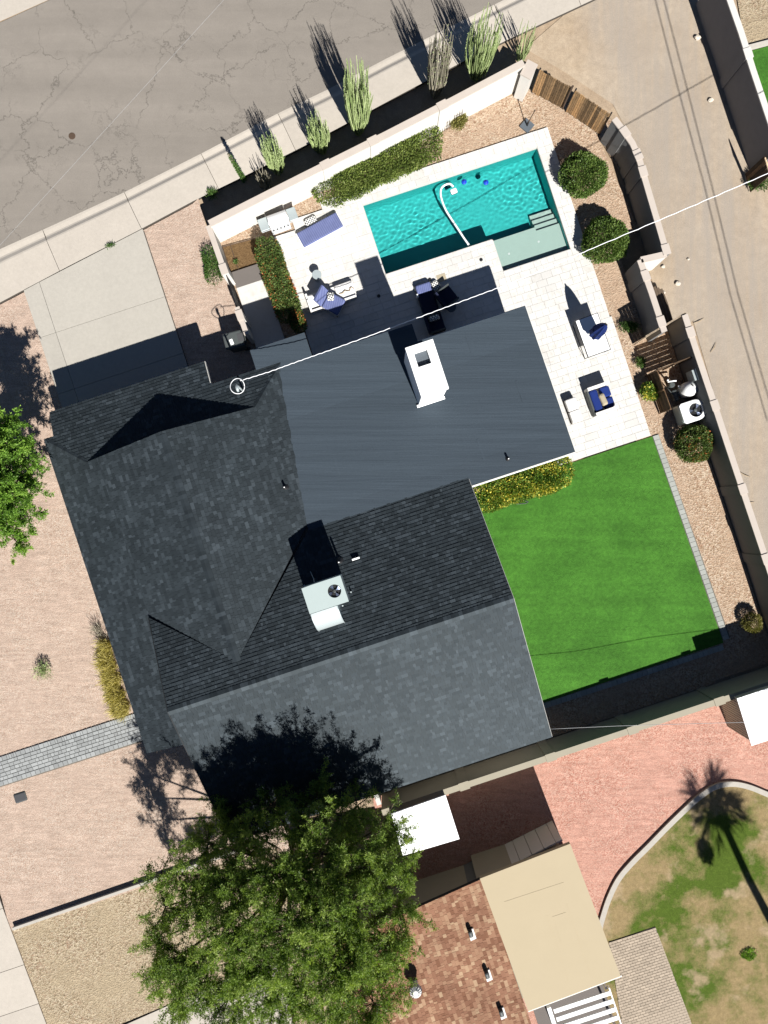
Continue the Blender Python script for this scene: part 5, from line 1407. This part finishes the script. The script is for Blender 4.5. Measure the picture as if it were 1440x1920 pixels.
# white canopy by the big tree and white shed at the right edge
cn = thing('shade_canopy', 'flat white canopy roof beside the big tree', 'canopy', EN(-2.4, -12.5, 0))
MB(LOT).slab([(-3.53, -11.66, 2.34), (-1.21, -11.62, 2.34), (-1.23, -13.53, 2.22), (-3.62, -13.46, 2.22)], .08).obj('roof_sheet', 'pure_white', cn)
for i in range(1, 5): MB(LOT).slab([(-3.57 + i * .47 - .02, -11.66, 2.355), (-3.57 + i * .47 + .02, -11.66, 2.355), (-3.60 + i * .47 + .02, -13.48, 2.235), (-3.60 + i * .47 - .02, -13.48, 2.235)], .02).obj('seam_rib', 'canvas', cn)
for e, n in ((-3.45, -11.9), (-1.35, -11.9), (-3.45, -13.3), (-1.35, -13.3)): MB(LOT).box(e, n, 0, .08, .08, 2.16).obj('post', 'white', cn)
for n in (-11.9, -13.3): MB(LOT).box(-2.4, n, 2.08, 2.3, .05, 2.15).obj('beam', 'white', cn)
sh = thing('garden_shed', 'beige corrugated metal shed with a bright white roof at the right edge', 'shed', EN(13, -13, 0))
q4 = [PX(1380, 1310, 2.2), PX(1480, 1275, 2.2), PX(1515, 1370, 2.2), PX(1412, 1399, 2.2)]
e0, n0 = TOEN(q4[0]); e1, n1 = TOEN(q4[3])
e0 = (e0 + e1) / 2; n0m = n0; n1m = n1
MB(LOT).slab([(e0, n0m, 2.22), (e0 + 2.6, n0m, 2.22), (e0 + 2.6, n1m, 2.14), (e0, n1m, 2.14)], .04).obj('roof_sheet', 'pure_white', sh)
for i in range(7): MB(LOT).slab([(e0 + .18 + i * .36, n0m, 2.24), (e0 + .22 + i * .36, n0m, 2.24), (e0 + .22 + i * .36, n1m, 2.16), (e0 + .18 + i * .36, n1m, 2.16)], .025).obj('seam_rib', 'canvas', sh)
MB(LOT).prism([(e0 + .12, n1m + .1), (e0 + 2.5, n1m + .1), (e0 + 2.5, n0m - .1), (e0 + .12, n0m - .1)], 0, 2.10).obj('wall', 'beige_metal', sh)
k = 0; n = n1m + .14
while n < n0m - .12:
    MB(LOT).box(e0 + .105, n, 0, .03, .05, 2.09).obj('rib', 'beige_metal', sh); n += .12; k += 1

# ================================================================ WIRES
def cable(name, label, pts, r, mat, sag=0.0, twist=0.0, n=40):
    P = []
    for i in range(n + 1):
        t_ = i / n * (len(pts) - 1); k = min(int(t_), len(pts) - 2); f = t_ - k
        a, b = pts[k], pts[k + 1]
        q_ = [a[j] + (b[j] - a[j]) * f for j in range(3)]
        q_[2] -= sag * 4 * f * (1 - f)
        if twist: q_[0] += twist * math.sin(i * 1.7); q_[1] += twist * math.cos(i * 2.3)
        P.append(tuple(q_))
    return tag(MB().tube(P, r, 7).obj(name, mat, None, True), label, 'cable')
cable('service_cable', 'white twisted power cable crossing over the yard to the roof mast', [PX(450, 714, 4.1), PX(505, 697, 3.85), PX(560, 677, 3.62), PX(620, 656, 3.48), PX(700, 627, 3.38), PX(780, 597, 3.42), PX(860, 567, 3.7), PX(930, 541, 4.0), PX(1020, 505, 4.28), PX(1105, 468, 4.55), PX(1280, 394, 5.0), PX(1445, 323, 5.4), PX(1700, 205, 5.9)], .015, 'cable', 0.0, .010, 150)
mp2 = PX(443, 722, 4.2); mb = MB()
mb.tube([(mp2[0] + .02 + .27 * math.cos(a_), mp2[1] - .02 + .29 * math.sin(a_), 4.1 + .05 * math.sin(a_ * 2)) for a_ in [i * math.pi / 12 for i in range(25)]], .015, 7)
tag(mb.obj('cable_loop', 'cable', None, True), 'white loop of cable hanging round the roof mast', 'cable')
cable('street_wire', 'thin pale overhead wire crossing the street diagonally', [PX(-250, 734, 8), PX(205, 235, 8), PX(620, -220, 8)], .0035, 'wire', 0, 0, 8)
def from_shadow(x, y, h): q_ = PX(x, y, 0); return (q_[0] + .414 * h, q_[1] - .974 * h, h)
for i, L in enumerate(([(1205, -90), (1230, 0), (1270, 157), (1323, 353), (1370, 552), (1440, 790)], [(1222, -90), (1246, 0), (1286, 153), (1337, 353), (1385, 552), (1455, 790)])):
    cable('power_line', ['overhead power line above the alley, the left shadow of the pair', 'overhead power line above the alley, the right shadow of the pair'][i], [from_shadow(x, y, 9) for x, y in L], .022, 'wire', 0, 0, 30)
cable('roof_wire', 'thin wire from the roof corner over the block wall', [PX(1030, 1367, 2.5), PX(1160, 1361, 2.6), PX(1330, 1356, 3.0), PX(1600, 1349, 3.4)], .009, 'wire', 0, 0, 12)
cable('garden_hose', 'dark garden hose along the edge of the yellow lantana', [PX(x, y, .07) for x, y in ((898, 947), (930, 946), (958, 942), (968, 945), (985, 944), (991, 941), (985, 939), (972, 941))], .016, 'dark_grey', 0, 0, 40)

# ================================================================ SMALL THINGS ON THE GROUND
p = PX(38, 1495, .04); ml = thing('utility_box', 'grey rounded utility box lid set in the pink gravel', 'utility box', (p[0], p[1], .02))
MB((p[0], p[1], 0, R(18))).soft(0, 0, -.02, .54, .42, .06, 0, .05).obj('rim', 'dark_grey', ml)
MB((p[0], p[1], 0, R(18))).soft(0, 0, .02, .48, .36, .07, 0, .03).obj('cover', 'lid', ml)
p = PX(135, 255, 0); tag(MB().lathe(p[0], p[1], [(.15, -.004), (.15, .006), (.13, .010), (.0, .010)], 20).obj('valve_cover', 'rust'), 'round brown valve cover in the cracked street', 'valve cover')
g = random.Random(21)
def rock(x, y, r, lab, mat='rock', tall=.5):
    p = PX(x, y, 0); mb = MB(); n = 9; vs = []
    for z, k in ((-.02, .8), (tall * r * .5, 1.0), (tall * r, .75), (tall * r * 1.25, .3)):
        for i in range(n):
            a_ = 2 * math.pi * i / n; q_ = r * k * g.uniform(.8, 1.15); vs.append((p[0] + q_ * math.cos(a_), p[1] + q_ * math.sin(a_) * .8, z + g.uniform(-.01, .01)))
    fs = [(L * n + i, L * n + (i + 1) % n, (L + 1) * n + (i + 1) % n, (L + 1) * n + i) for L in range(3) for i in range(n)] + [tuple(range(3 * n, 4 * n))]
    o = mb.add(vs, fs).obj('loose_rock', mat); tag(o, lab, 'rock', 'loose rocks on the ground')
rock(1307, 72, .14, 'pale rock in the alley near the dark far wall', tall=.7); rock(1332, 188, .12, 'pale angular rock in the alley beside the far wall shadow')
rock(1270, 532, .13, 'pale rock beside the alcove in the alley'); rock(1244, 549, .09, 'small pale rock at the alcove edge'); rock(1243, 500, .09, 'small pale rock below the sunlit cross wall'); rock(1291, 486, .06, 'tiny pale stone on the alley track by the cross wall'); rock(600, 368, .16, 'tan rock at the end of the long green hedge', 'rock', .5)
# weathered palm debris in the alley
for i, (x, y, a_, lab) in enumerate(((1338, 651, 62, 'curled dry frond on the alley track'), (1398, 890, -25, 'dry twig beside the alley wall, upper of two'), (1405, 941, -5, 'dry twig beside the alley wall, lower of two'), (1311, 601, 25, 'dry twig by the wall end near the wooden gate'))):
    p = PX(x, y, .02); d = Vector((math.cos(R(a_)), math.sin(R(a_)), 0)) * .25
    tag(MB().tube([(p[0] - d.x, p[1] - d.y, .0), (p[0] + d.y * .15, p[1] - d.x * .15, .03), (p[0] + d.x, p[1] + d.y, .0)], [.012, .02, .006], 5).obj('dry_twig', 'twig'), lab, 'twig', 'dry twigs in the alley')
# logs in the alcove
lg = [(1216, 556), (1228, 590), (1238, 620)]
for i in range(6):
    a = PX(1223 + (i % 3) * 6, 541 + (i % 3) * 2, .12); b = PX(1243 + (i % 3) * 6, 606 - (i % 3) * 1, .12)
    z = .10 + (i // 3) * .2
    o = MB().tube([(a[0], a[1], z), ((a[0] + b[0]) / 2, (a[1] + b[1]) / 2 + .02, z + .02), (b[0], b[1], z)], [.09, .10, .085], 9).obj('firewood_log', 'bark')
    tag(o, 'dark bark log lying with others in the shaded alley alcove', 'log', 'logs in the alcove')

# ================================================================ PLANTS
# clipped hedges and shrubs
h = .45
bush('hedge', 'long green clipped hedge between the street wall and the pool patio', 'hedge', [PX(622, 350, h), PX(700, 312, h), PX(793, 270, h)], 1.62, .85, 30000, 'leaf_hedge', (.085, .05), seed=5, wob=.10)
bush('flowering_hedge', 'clipped hedge with orange-red flowers beside the white landing', 'hedge', [PX(501, 470, .6), PX(524, 535, .6), PX(542, 585, .6)], 1.02, 1.05, 18000, 'leaf_red', (.075, .045), seed=8, wob=.10, tipshade=.4)
bush('flowering_hedge', 'narrow end piece of flowering hedge pointing at the small porch roof', 'hedge', [PX(553, 592, .6), PX(562, 612, .6)], .55, .95, 4200, 'leaf_red', (.075, .045), seed=9, wob=.10, tipshade=.3)
bush('lantana_bed', 'yellow flowering lantana bed below the white gutter of the flat roof', 'shrub', [PX(912, 928, .3), PX(975, 908, .3), PX(1042, 886, .3)], 1.34, .72, 26000, 'leaf_yellow', (.085, .055), seed=12, wob=.16)
bush('round_bush', 'round clipped bush beside the far corner of the pool', 'bush', [PX(1096, 327, .7)], 1.85, 1.25, 15000, 'leaf_bush', (.075, .045), 'round bushes', seed=21, squash=.25, wob=.19, tipshade=.2)
bush('round_bush', 'round clipped bush beneath the white overhead cable', 'bush', [PX(1136, 449, .7)], 1.80, 1.25, 15000, 'leaf_bush', (.075, .045), 'round bushes', seed=22, squash=.25, wob=.19, tipshade=.2)
bush('round_bush', 'round red-tipped bush below the white heat pump', 'bush', [PX(1302, 832, .7)], 1.60, 1.15, 11000, 'leaf_red', (.075, .045), 'round bushes', seed=23, squash=.25, wob=.12)
bush('small_shrub', 'small straw-yellow shrub at the end of the pebble strip', 'shrub', [PX(1409, 1168, .3)], .80, .6, 3800, 'leaf_olive', (.09, .02), seed=31, squash=.1, wob=.2)
bush('small_shrub', 'small olive-yellow shrub below the rightmost trellis', 'shrub', [PX(859, 228, .25)], .72, .55, 2600, 'leaf_olive', (.085, .035), seed=32, squash=.2, wob=.25)
bush('small_shrub', 'small green shrub in the pebbles right of the patio table', 'shrub', [PX(1167, 614, .12), PX(1190, 614, .12)], .42, .3, 1500, 'leaf_weed', (.07, .03), seed=33, wob=.3)
bush('small_shrub', 'bright green shrub against the brown slat screen', 'shrub', [PX(1216, 733, .3)], .72, .6, 2600, 'leaf_yellow', (.09, .05), seed=34, wob=.25)
bush('small_shrub', 'small dark green plant in the shade of the slat screen', 'shrub', [PX(1200, 680, .15)], .4, .35, 900, 'leaf_weed', (.07, .03), seed=35, wob=.3)
bush('weed_clump', 'bright green weed clump outside the short white side wall', 'weed', [PX(397, 482, .15), PX(402, 520, .15)], .75, .45, 3400, 'leaf_weed', (.10, .028), seed=41, wob=.35)
bush('weed_clump', 'green weed clump at the foot of the dark far wall by the right edge', 'weed', [PX(1418, 344, .1)], .75, .4, 1800, 'leaf_weed', (.10, .028), seed=42, wob=.35)
bush('weed_clump', 'small weed growing in the driveway joint', 'weed', [PX(203, 464, .1), PX(214, 459, .1)], .16, .10, 170, 'leaf_weed', (.08, .022), seed=43, wob=.4, base_z=.11, stem=False)
bush('weed_clump', 'sparse grey-green desert shrub in the pink gravel', 'shrub', [PX(83, 1256, .15)], .78, .4, 900, 'leaf_grey', (.10, .018), seed=44, wob=.4)
bush('weed_clump', 'green weed patch in the patchy lawn', 'weed', [PX(1404, 1790, .05)], .62, .05, 650, 'leaf_left', (.07, .03), seed=45, wob=.4, stem=False, base_z=.02)
bush('weed_clump', 'dark weed at the base of the wall shadow beside the street corner', 'weed', [PX(398, 365, .1)], .5, .25, 500, 'leaf_weed', (.09, .025), seed=46, wob=.4)
bush('bed_seedling', 'tiny grey-green seedling in the brown soil bed', 'plant', [PX(443, 492, .05)], .22, .12, 120, 'leaf_weed', (.06, .03), seed=47, wob=.3, stem=False)

def blades(name, label, cat, pts, n, L, mat, seed, lean=(0, 0), spread=.5, w=.018):
    """tufts of grass blades"""
    g = np.random.default_rng(seed); A_ = np.array([(p[0], p[1]) for p in pts]); mid = A_.mean(0)
    t = thing(name, label, cat, (mid[0], mid[1], .02))
    i = g.integers(0, len(A_), n); c = np.column_stack([A_[i] + g.normal(size=(n, 2)) * .10, np.full(n, .03)])
    d = np.column_stack([g.normal(size=(n, 2)) * spread + np.array(lean), np.ones(n)]); d = norm(d)
    Ls = L * g.uniform(.5, 1.1, n)
    q1 = leaves(c, d, Ls * .55, w, g); tip = c + d * (Ls * .5)[:, None]
    d2 = norm(d + np.column_stack([g.normal(size=(n, 2)) * .35 + np.array(lean) * .8, -.35 * np.ones(n)]))
    q2 = leaves(tip, d2, Ls * .55, w * .8, g)
    s_ = np.clip(.5 + g.normal(size=n) * .25, 0, 1)
    quads('blade_tuft', np.concatenate([q1, q2]), mat, t, np.concatenate([s_, np.clip(s_ + .15, 0, 1)]))
    return t
blades('ornamental_grass', 'row of golden ornamental grass along the left house wall', 'grass', [PX(x, y) for x, y in ((202, 1205), (207, 1232), (210, 1258), (217, 1284), (226, 1308), (234, 1330), (206, 1215), (214, 1245), (222, 1272), (230, 1300), (238, 1322), (200, 1240), (208, 1270), (216, 1300), (224, 1326))], 4600, .58, 'leaf_gold', 51, (-.28, -.25), .38, .022)
blades('dry_grass', 'dark wispy grass tuft above the golden ornamental grass', 'grass', [PX(186, 1180), PX(190, 1190)], 160, .6, 'leaf_dry', 52, (-.2, .2), .5, .014)

# tall spiky stem plants along the street wall (> stem_cluster)
def ocotillo(label, px, py, hgt, nst, spread, mat, seed, r=.020, leafy=0):
    b = PX(px, py); t = thing('ocotillo', label, 'desert plant', (b[0], b[1], .0), 'spiky desert plants along the street wall')
    g = random.Random(seed); mb = MB(); tips = []
    for i in range(nst):
        a_ = g.uniform(0, 6.28); s_ = spread * math.sqrt(g.random()); h_ = hgt * (.62 + .38 * g.random() ** 1.5) * (1 - .18 * (s_ / spread) ** 2)
        cx, cy = math.cos(a_), math.sin(a_); r0 = g.uniform(.02, .16)
        pts = []
        for k in range(7):
            f = k / 6; rr = r0 + s_ * (f ** .6) * (1.0 - .30 * f * f); wv = .05 * math.sin(f * 5 + i)
            pts.append((b[0] + cx * rr + wv * cy, b[1] + cy * rr - wv * cx, h_ * f))
        mb.tube(pts, [r * (1.15 - .75 * k / 6) for k in range(7)], 4, min(1, max(0, g.gauss(.55, .22))))
        if g.random() < .4:
            k = g.choice((2, 3, 4)); q_ = pts[k]; a2 = a_ + g.uniform(-1, 1); L = h_ * g.uniform(.15, .35)
            mb.tube([q_, (q_[0] + math.cos(a2) * .08, q_[1] + math.sin(a2) * .08, q_[2] + L * .6), (q_[0] + math.cos(a2) * .12, q_[1] + math.sin(a2) * .12, q_[2] + L)], [r * .8, r * .7, r * .3], 4, g.random())
        tips.append(pts)
    mb.obj('stem_cluster', mat, t, attr=True)
    if leafy:
        gg = np.random.default_rng(seed); c = []
        for pts in tips:
            for k in range(2, 6):
                for j in range(leafy):
                    f = gg.random(); c.append([pts[k][m] + (pts[k + 1][m] - pts[k][m]) * f for m in range(3)])
        c = np.array(c); stuff(quads('small_leaf', leaves(c, gg.normal(size=c.shape) + [0, 0, .6], .055, .022, gg), 'leaf_grey', t, np.clip(gg.normal(.6, .2, len(c)), 0, 1)))
    return t
ocotillo('small grey dry bundle of stems at the wall foot, leftmost of the spiky plants', 500, 352, 1.5, 40, .32, 'leaf_dry', 1, .022)
ocotillo('bushy green spiky plant right above the small dry bundle', 521, 322, 3.1, 74, .50, 'leaf_grey', 2, .024, 6)
ocotillo('compact pale green spiky plant second from the left', 603, 284, 3.1, 74, .48, 'leaf_grey', 3, .024, 6)
ocotillo('tallest and fullest green spiky plant with a long shadow over the street', 672, 248, 5.1, 120, .66, 'leaf_grey', 4, .026, 7)
ocotillo('pale grey-green upright spiky plant to the right of the tallest one', 815, 178, 4.4, 110, .52, 'leaf_dry', 5, .025, 3)
ocotillo('wide dark green spiky plant near the corner pillar', 893, 146, 4.3, 100, .85, 'leaf_grey', 6, .025, 5)
ocotillo('thin sparse spiky plant at the wall corner by the gate pillar', 976, 112, 2.9, 20, .42, 'leaf_grey', 7, .022, 2)
# flowering stalk plant beside the pavement
b = PX(459, 339); t = thing('flower_stalk_plant', 'single upright flowering stalk leaning over the pavement', 'plant', (b[0], b[1], 0))
top = (b[0] - .35, b[1] + .35, 1.5)
MB().tube([b, (b[0] - .12, b[1] + .1, .6), top], [.035, .03, .015], 7).obj('stalk', 'leaf_grey', t)
g = np.random.default_rng(61); f = g.uniform(.0, 1, 700); c = np.array(b)[None] + (np.array(top) - np.array(b))[None] * f[:, None]
d = g.normal(size=(700, 3)) + [0, 0, .5]; c = c + norm(d) * .04
quads('leaf_whorl', leaves(c, d, .11 * (1.1 - f * .5), .04, g), 'leaf_weed', t, np.clip(.35 + .25 * f + g.normal(size=700) * .1, 0, 1))
f = g.uniform(.78, 1.04, 180); c = np.array(b)[None] + (np.array(top) - np.array(b))[None] * f[:, None]; d = g.normal(size=(180, 3))
quads('flower_head', leaves(c, d, .08, .05, g), 'leaf_dry', t, g.uniform(.2, .8, 180))

# trees
def tree(name, label, base, lobes, trunk_h, nsub, mat, seed, bark='bark', tw=.5, per=400, leaf=(.085, .030), flat=.8):
    """tapered trunk, limbs to every lobe, twigs with leaf sprays over each lobe"""
    g = np.random.default_rng(seed); rr = random.Random(seed)
    t = thing(name, label, 'tree', (base[0], base[1], 0))
    B_ = Vector((base[0], base[1], 0)); fork = B_ + Vector((rr.uniform(-.2, .2), rr.uniform(-.2, .2), trunk_h))
    MB().tube([tuple(B_ - Vector((0, 0, .1))), tuple(B_ + (fork - B_) * .5 + Vector((.06, .04, 0))), tuple(fork)], [.34, .26, .22], 12).obj('trunk', bark, t, True)
    C_, D_, S_ = [], [], []; limb = MB()
    for li, (x, y, z, r) in enumerate(lobes):
        c = Vector((x, y, z)); m = (fork + c) / 2 + Vector((rr.uniform(-.3, .3), rr.uniform(-.3, .3), -.15))
        limb.tube([tuple(fork), tuple(m), tuple(c), tuple(c + Vector((rr.uniform(-.3, .3), rr.uniform(-.3, .3), r * .5)))], [.09, .05, .022, .010], 7)
        k = max(5, int(nsub * r * r))
        dr_ = norm(g.normal(size=(k, 3))); dr_[:, 2] = dr_[:, 2] * .8 + .30; dr_ = norm(dr_)
        for d_ in dr_:
            # a plume: a curved branchlet with side twigs, leaflets crowding towards its tip
            R_ = r * g.uniform(.75, 1.2); cc = np.array(c); bend = g.normal(size=3) * .30 + [0, 0, .22]
            n = int(per * R_); f = g.uniform(.22, 1, n) ** .75
            path = lambda q: cc + (d_ * q[:, None] + bend * (q ** 2)[:, None]) * R_ * np.array([1, 1, flat])
            if rr.random() < .6:
                pp = path(np.array([.05, .4, .75, .98])); limb.tube([tuple(x) for x in pp], [.026, .018, .010, .004], 4)
            base_ = path(f); tang = norm(d_ + 2 * bend * f[:, None])
            nt = max(6, int(n / 16)); tid = g.integers(0, nt, n)                 # side twigs shared by groups of leaflets
            tdir = norm(g.normal(size=(nt, 3)) + tang[:nt] * .9 + [0, 0, .25]); tf = np.sort(g.uniform(.25, 1, nt))
            tb = path(tf); tl = tw * (1.15 - .75 * tf) * g.uniform(.6, 1.2, nt)
            s_ = g.uniform(0, 1, n)
            pts = tb[tid] + tdir[tid] * (s_ * tl[tid])[:, None] + g.normal(size=(n, 3)) * .022
            sub = tdir[tid] * .7 + g.normal(size=(n, 3)) * .6
            C_.append(pts); D_.append(sub)
            S_.append(np.clip(rr.gauss(.44, .13) + .40 * (tf[tid] - .6) + .16 * (s_ - .5) + g.normal(size=n) * .13, 0, 1))
    C_, D_, S_ = np.concatenate(C_), np.concatenate(D_), np.concatenate(S_)
    k = g.uniform(.7, 1.35, len(C_))
    quads('crown', leaves(C_, D_, leaf[0] * k, leaf[1] * k, g), mat, t, S_)
    limb.obj('limb', bark, t, True)
    return t
def W(px, py, h): return PX(px, py, h)
L = []
for px, py, h, r in ((520, 1640, 5.6, 1.3), (430, 1650, 4.9, 1.25), (360, 1690, 4.2, 1.1), (600, 1600, 5.2, 1.2), (690, 1620, 4.8, 1.2), (640, 1700, 5.8, 1.35), (540, 1740, 6.2, 1.4), (430, 1760, 5.6, 1.3), (340, 1790, 4.6, 1.15),
                     (745, 1700, 4.5, 1.0), (720, 1780, 5.2, 1.2), (640, 1820, 5.9, 1.35), (540, 1850, 5.8, 1.35), (430, 1870, 5.0, 1.2), (330, 1880, 4.0, .95), (700, 1880, 4.8, 1.15), (610, 1930, 5.0, 1.2), (500, 1960, 4.8, 1.1), (300, 1640, 3.6, .65), (470, 1560, 3.8, .95), (560, 1545, 3.8, .9), (640, 1530, 3.6, .8), (720, 1545, 3.6, .75),
                     (390, 1580, 4.0, .8), (760, 1620, 4.0, .8), (302, 1760, 3.8, .85), (300, 1830, 4.0, .85), (450, 1690, 5.6, 1.0), (430, 1540, 2.7, .9), (510, 1510, 2.9, .95), (590, 1500, 2.9, .95), (670, 1510, 2.8, .9), (335, 1640, 4.4, .85), (310, 1700, 4.2, .75), (385, 1580, 2.7, .8), (735, 1560, 2.8, .8), (470, 1600, 3.0, .9), (560, 1570, 3.0, .9), (640, 1580, 3.0, .9), (410, 1640, 3.0, .9), (590, 1660, 5.6, 1.1), (480, 1800, 5.8, 1.2), (390, 1820, 5.0, 1.1), (590, 1760, 6.0, 1.2), (680, 1760, 5.4, 1.1), (420, 1950, 4.2, .9), (700, 1960, 4.2, .9)):
    q_ = W(px, py, h * 1.2); L.append((*q_, r * 1.02))
tree('mesquite_tree', 'big feathery green mesquite tree overhanging the house corner at the bottom', PX(560, 1590), L, 2.0, 17, 'leaf_tree', 77, per=470, leaf=(.085, .024))
L = []
for px, py, h, r in ((10, 820, 3.9, 1.0), (-60, 840, 4.3, 1.2), (45, 850, 3.4, .8), (20, 930, 3.8, 1.05), (-60, 940, 4.2, 1.2), (50, 960, 3.0, .75), (5, 990, 3.2, .8), (-60, 1010, 3.4, .9), (-130, 900, 4.2, 1.3), (-30, 780, 3.2, .7), (-15, 880, 4.6, 1.1), (40, 900, 3.2, .8), (25, 1010, 2.8, .65), (-20, 960, 4.2, 1.0)):
    q_ = W(px, py, h); L.append((*q_, r))
tree('leafy_tree', 'bright green leafy tree cut off by the left edge beside the roof', PX(-40, 905), L, 1.6, 26, 'leaf_left', 78, per=420, tw=.42, leaf=(.085, .036))
# tall palm standing outside the frame, seen by its shadow on the patchy lawn
s0 = from_shadow(1338, 1503, 11.5)
pm_ = thing('palm_tree', 'tall fan palm whose shadow lies across the patchy lawn', 'tree', (s0[0], s0[1], 0))
MB().tube([(s0[0] + 1.0, s0[1] - .3, -.1), (s0[0] + .6, s0[1] - .2, 4), (s0[0] + .1, s0[1], 8), (s0[0], s0[1], 11.3)], [.24, .19, .16, .15], 12).obj('trunk', 'palebark', pm_, True)
g = np.random.default_rng(5); Q, S_ = [], []
for i in range(46):
    a_ = g.uniform(0, 6.28); up = g.uniform(-.9, .9); d = np.array([math.cos(a_) * math.cos(up), math.sin(a_) * math.cos(up), math.sin(up)])
    root = np.array([s0[0], s0[1], 11.4]); hub_ = root + d * g.uniform(.25, .85)
    for k in range(18):
        dd = norm((d + g.normal(size=3) * .30)[None]); Q.append(leaves(hub_[None], dd, g.uniform(.5, 1.05), .055, g)[0]); S_.append(g.uniform(.2, .9))
    Q.append(leaves(root[None], d[None], .9, .04, g)[0]); S_.append(.3)
c = norm(g.normal(size=(700, 3))) * g.uniform(.1, 1, (700, 1)) * .55 + [s0[0], s0[1], 11.2]
Q = np.concatenate([np.array(Q), leaves(c, g.normal(size=(700, 3)), .22, .08, g)]); S_ = S_ + [.4] * 700
quads('crown', Q, 'leaf_palm', pm_, S_)
s1 = from_shadow(1321, 1595, 9.5)
pb = thing('palm_fruit', 'round hanging palm seed cluster seen by its shadow on the lawn', 'seed cluster', (s1[0], s1[1], 9.0))
gg = np.random.default_rng(6); c = norm(gg.normal(size=(900, 3))) * gg.uniform(.2, 1, (900, 1)) * [.38, .38, .55] + [s1[0], s1[1], 9.5]
quads('seed_cluster', leaves(c, gg.normal(size=(900, 3)), .12, .08, gg), 'leaf_palm', pb, gg.uniform(.2, .8, 900))
MB().tube([(s1[0], s1[1], 10.0), (s0[0] - .1, s0[1], 11.2)], .03, 5).obj('stem', 'palebark', pb)
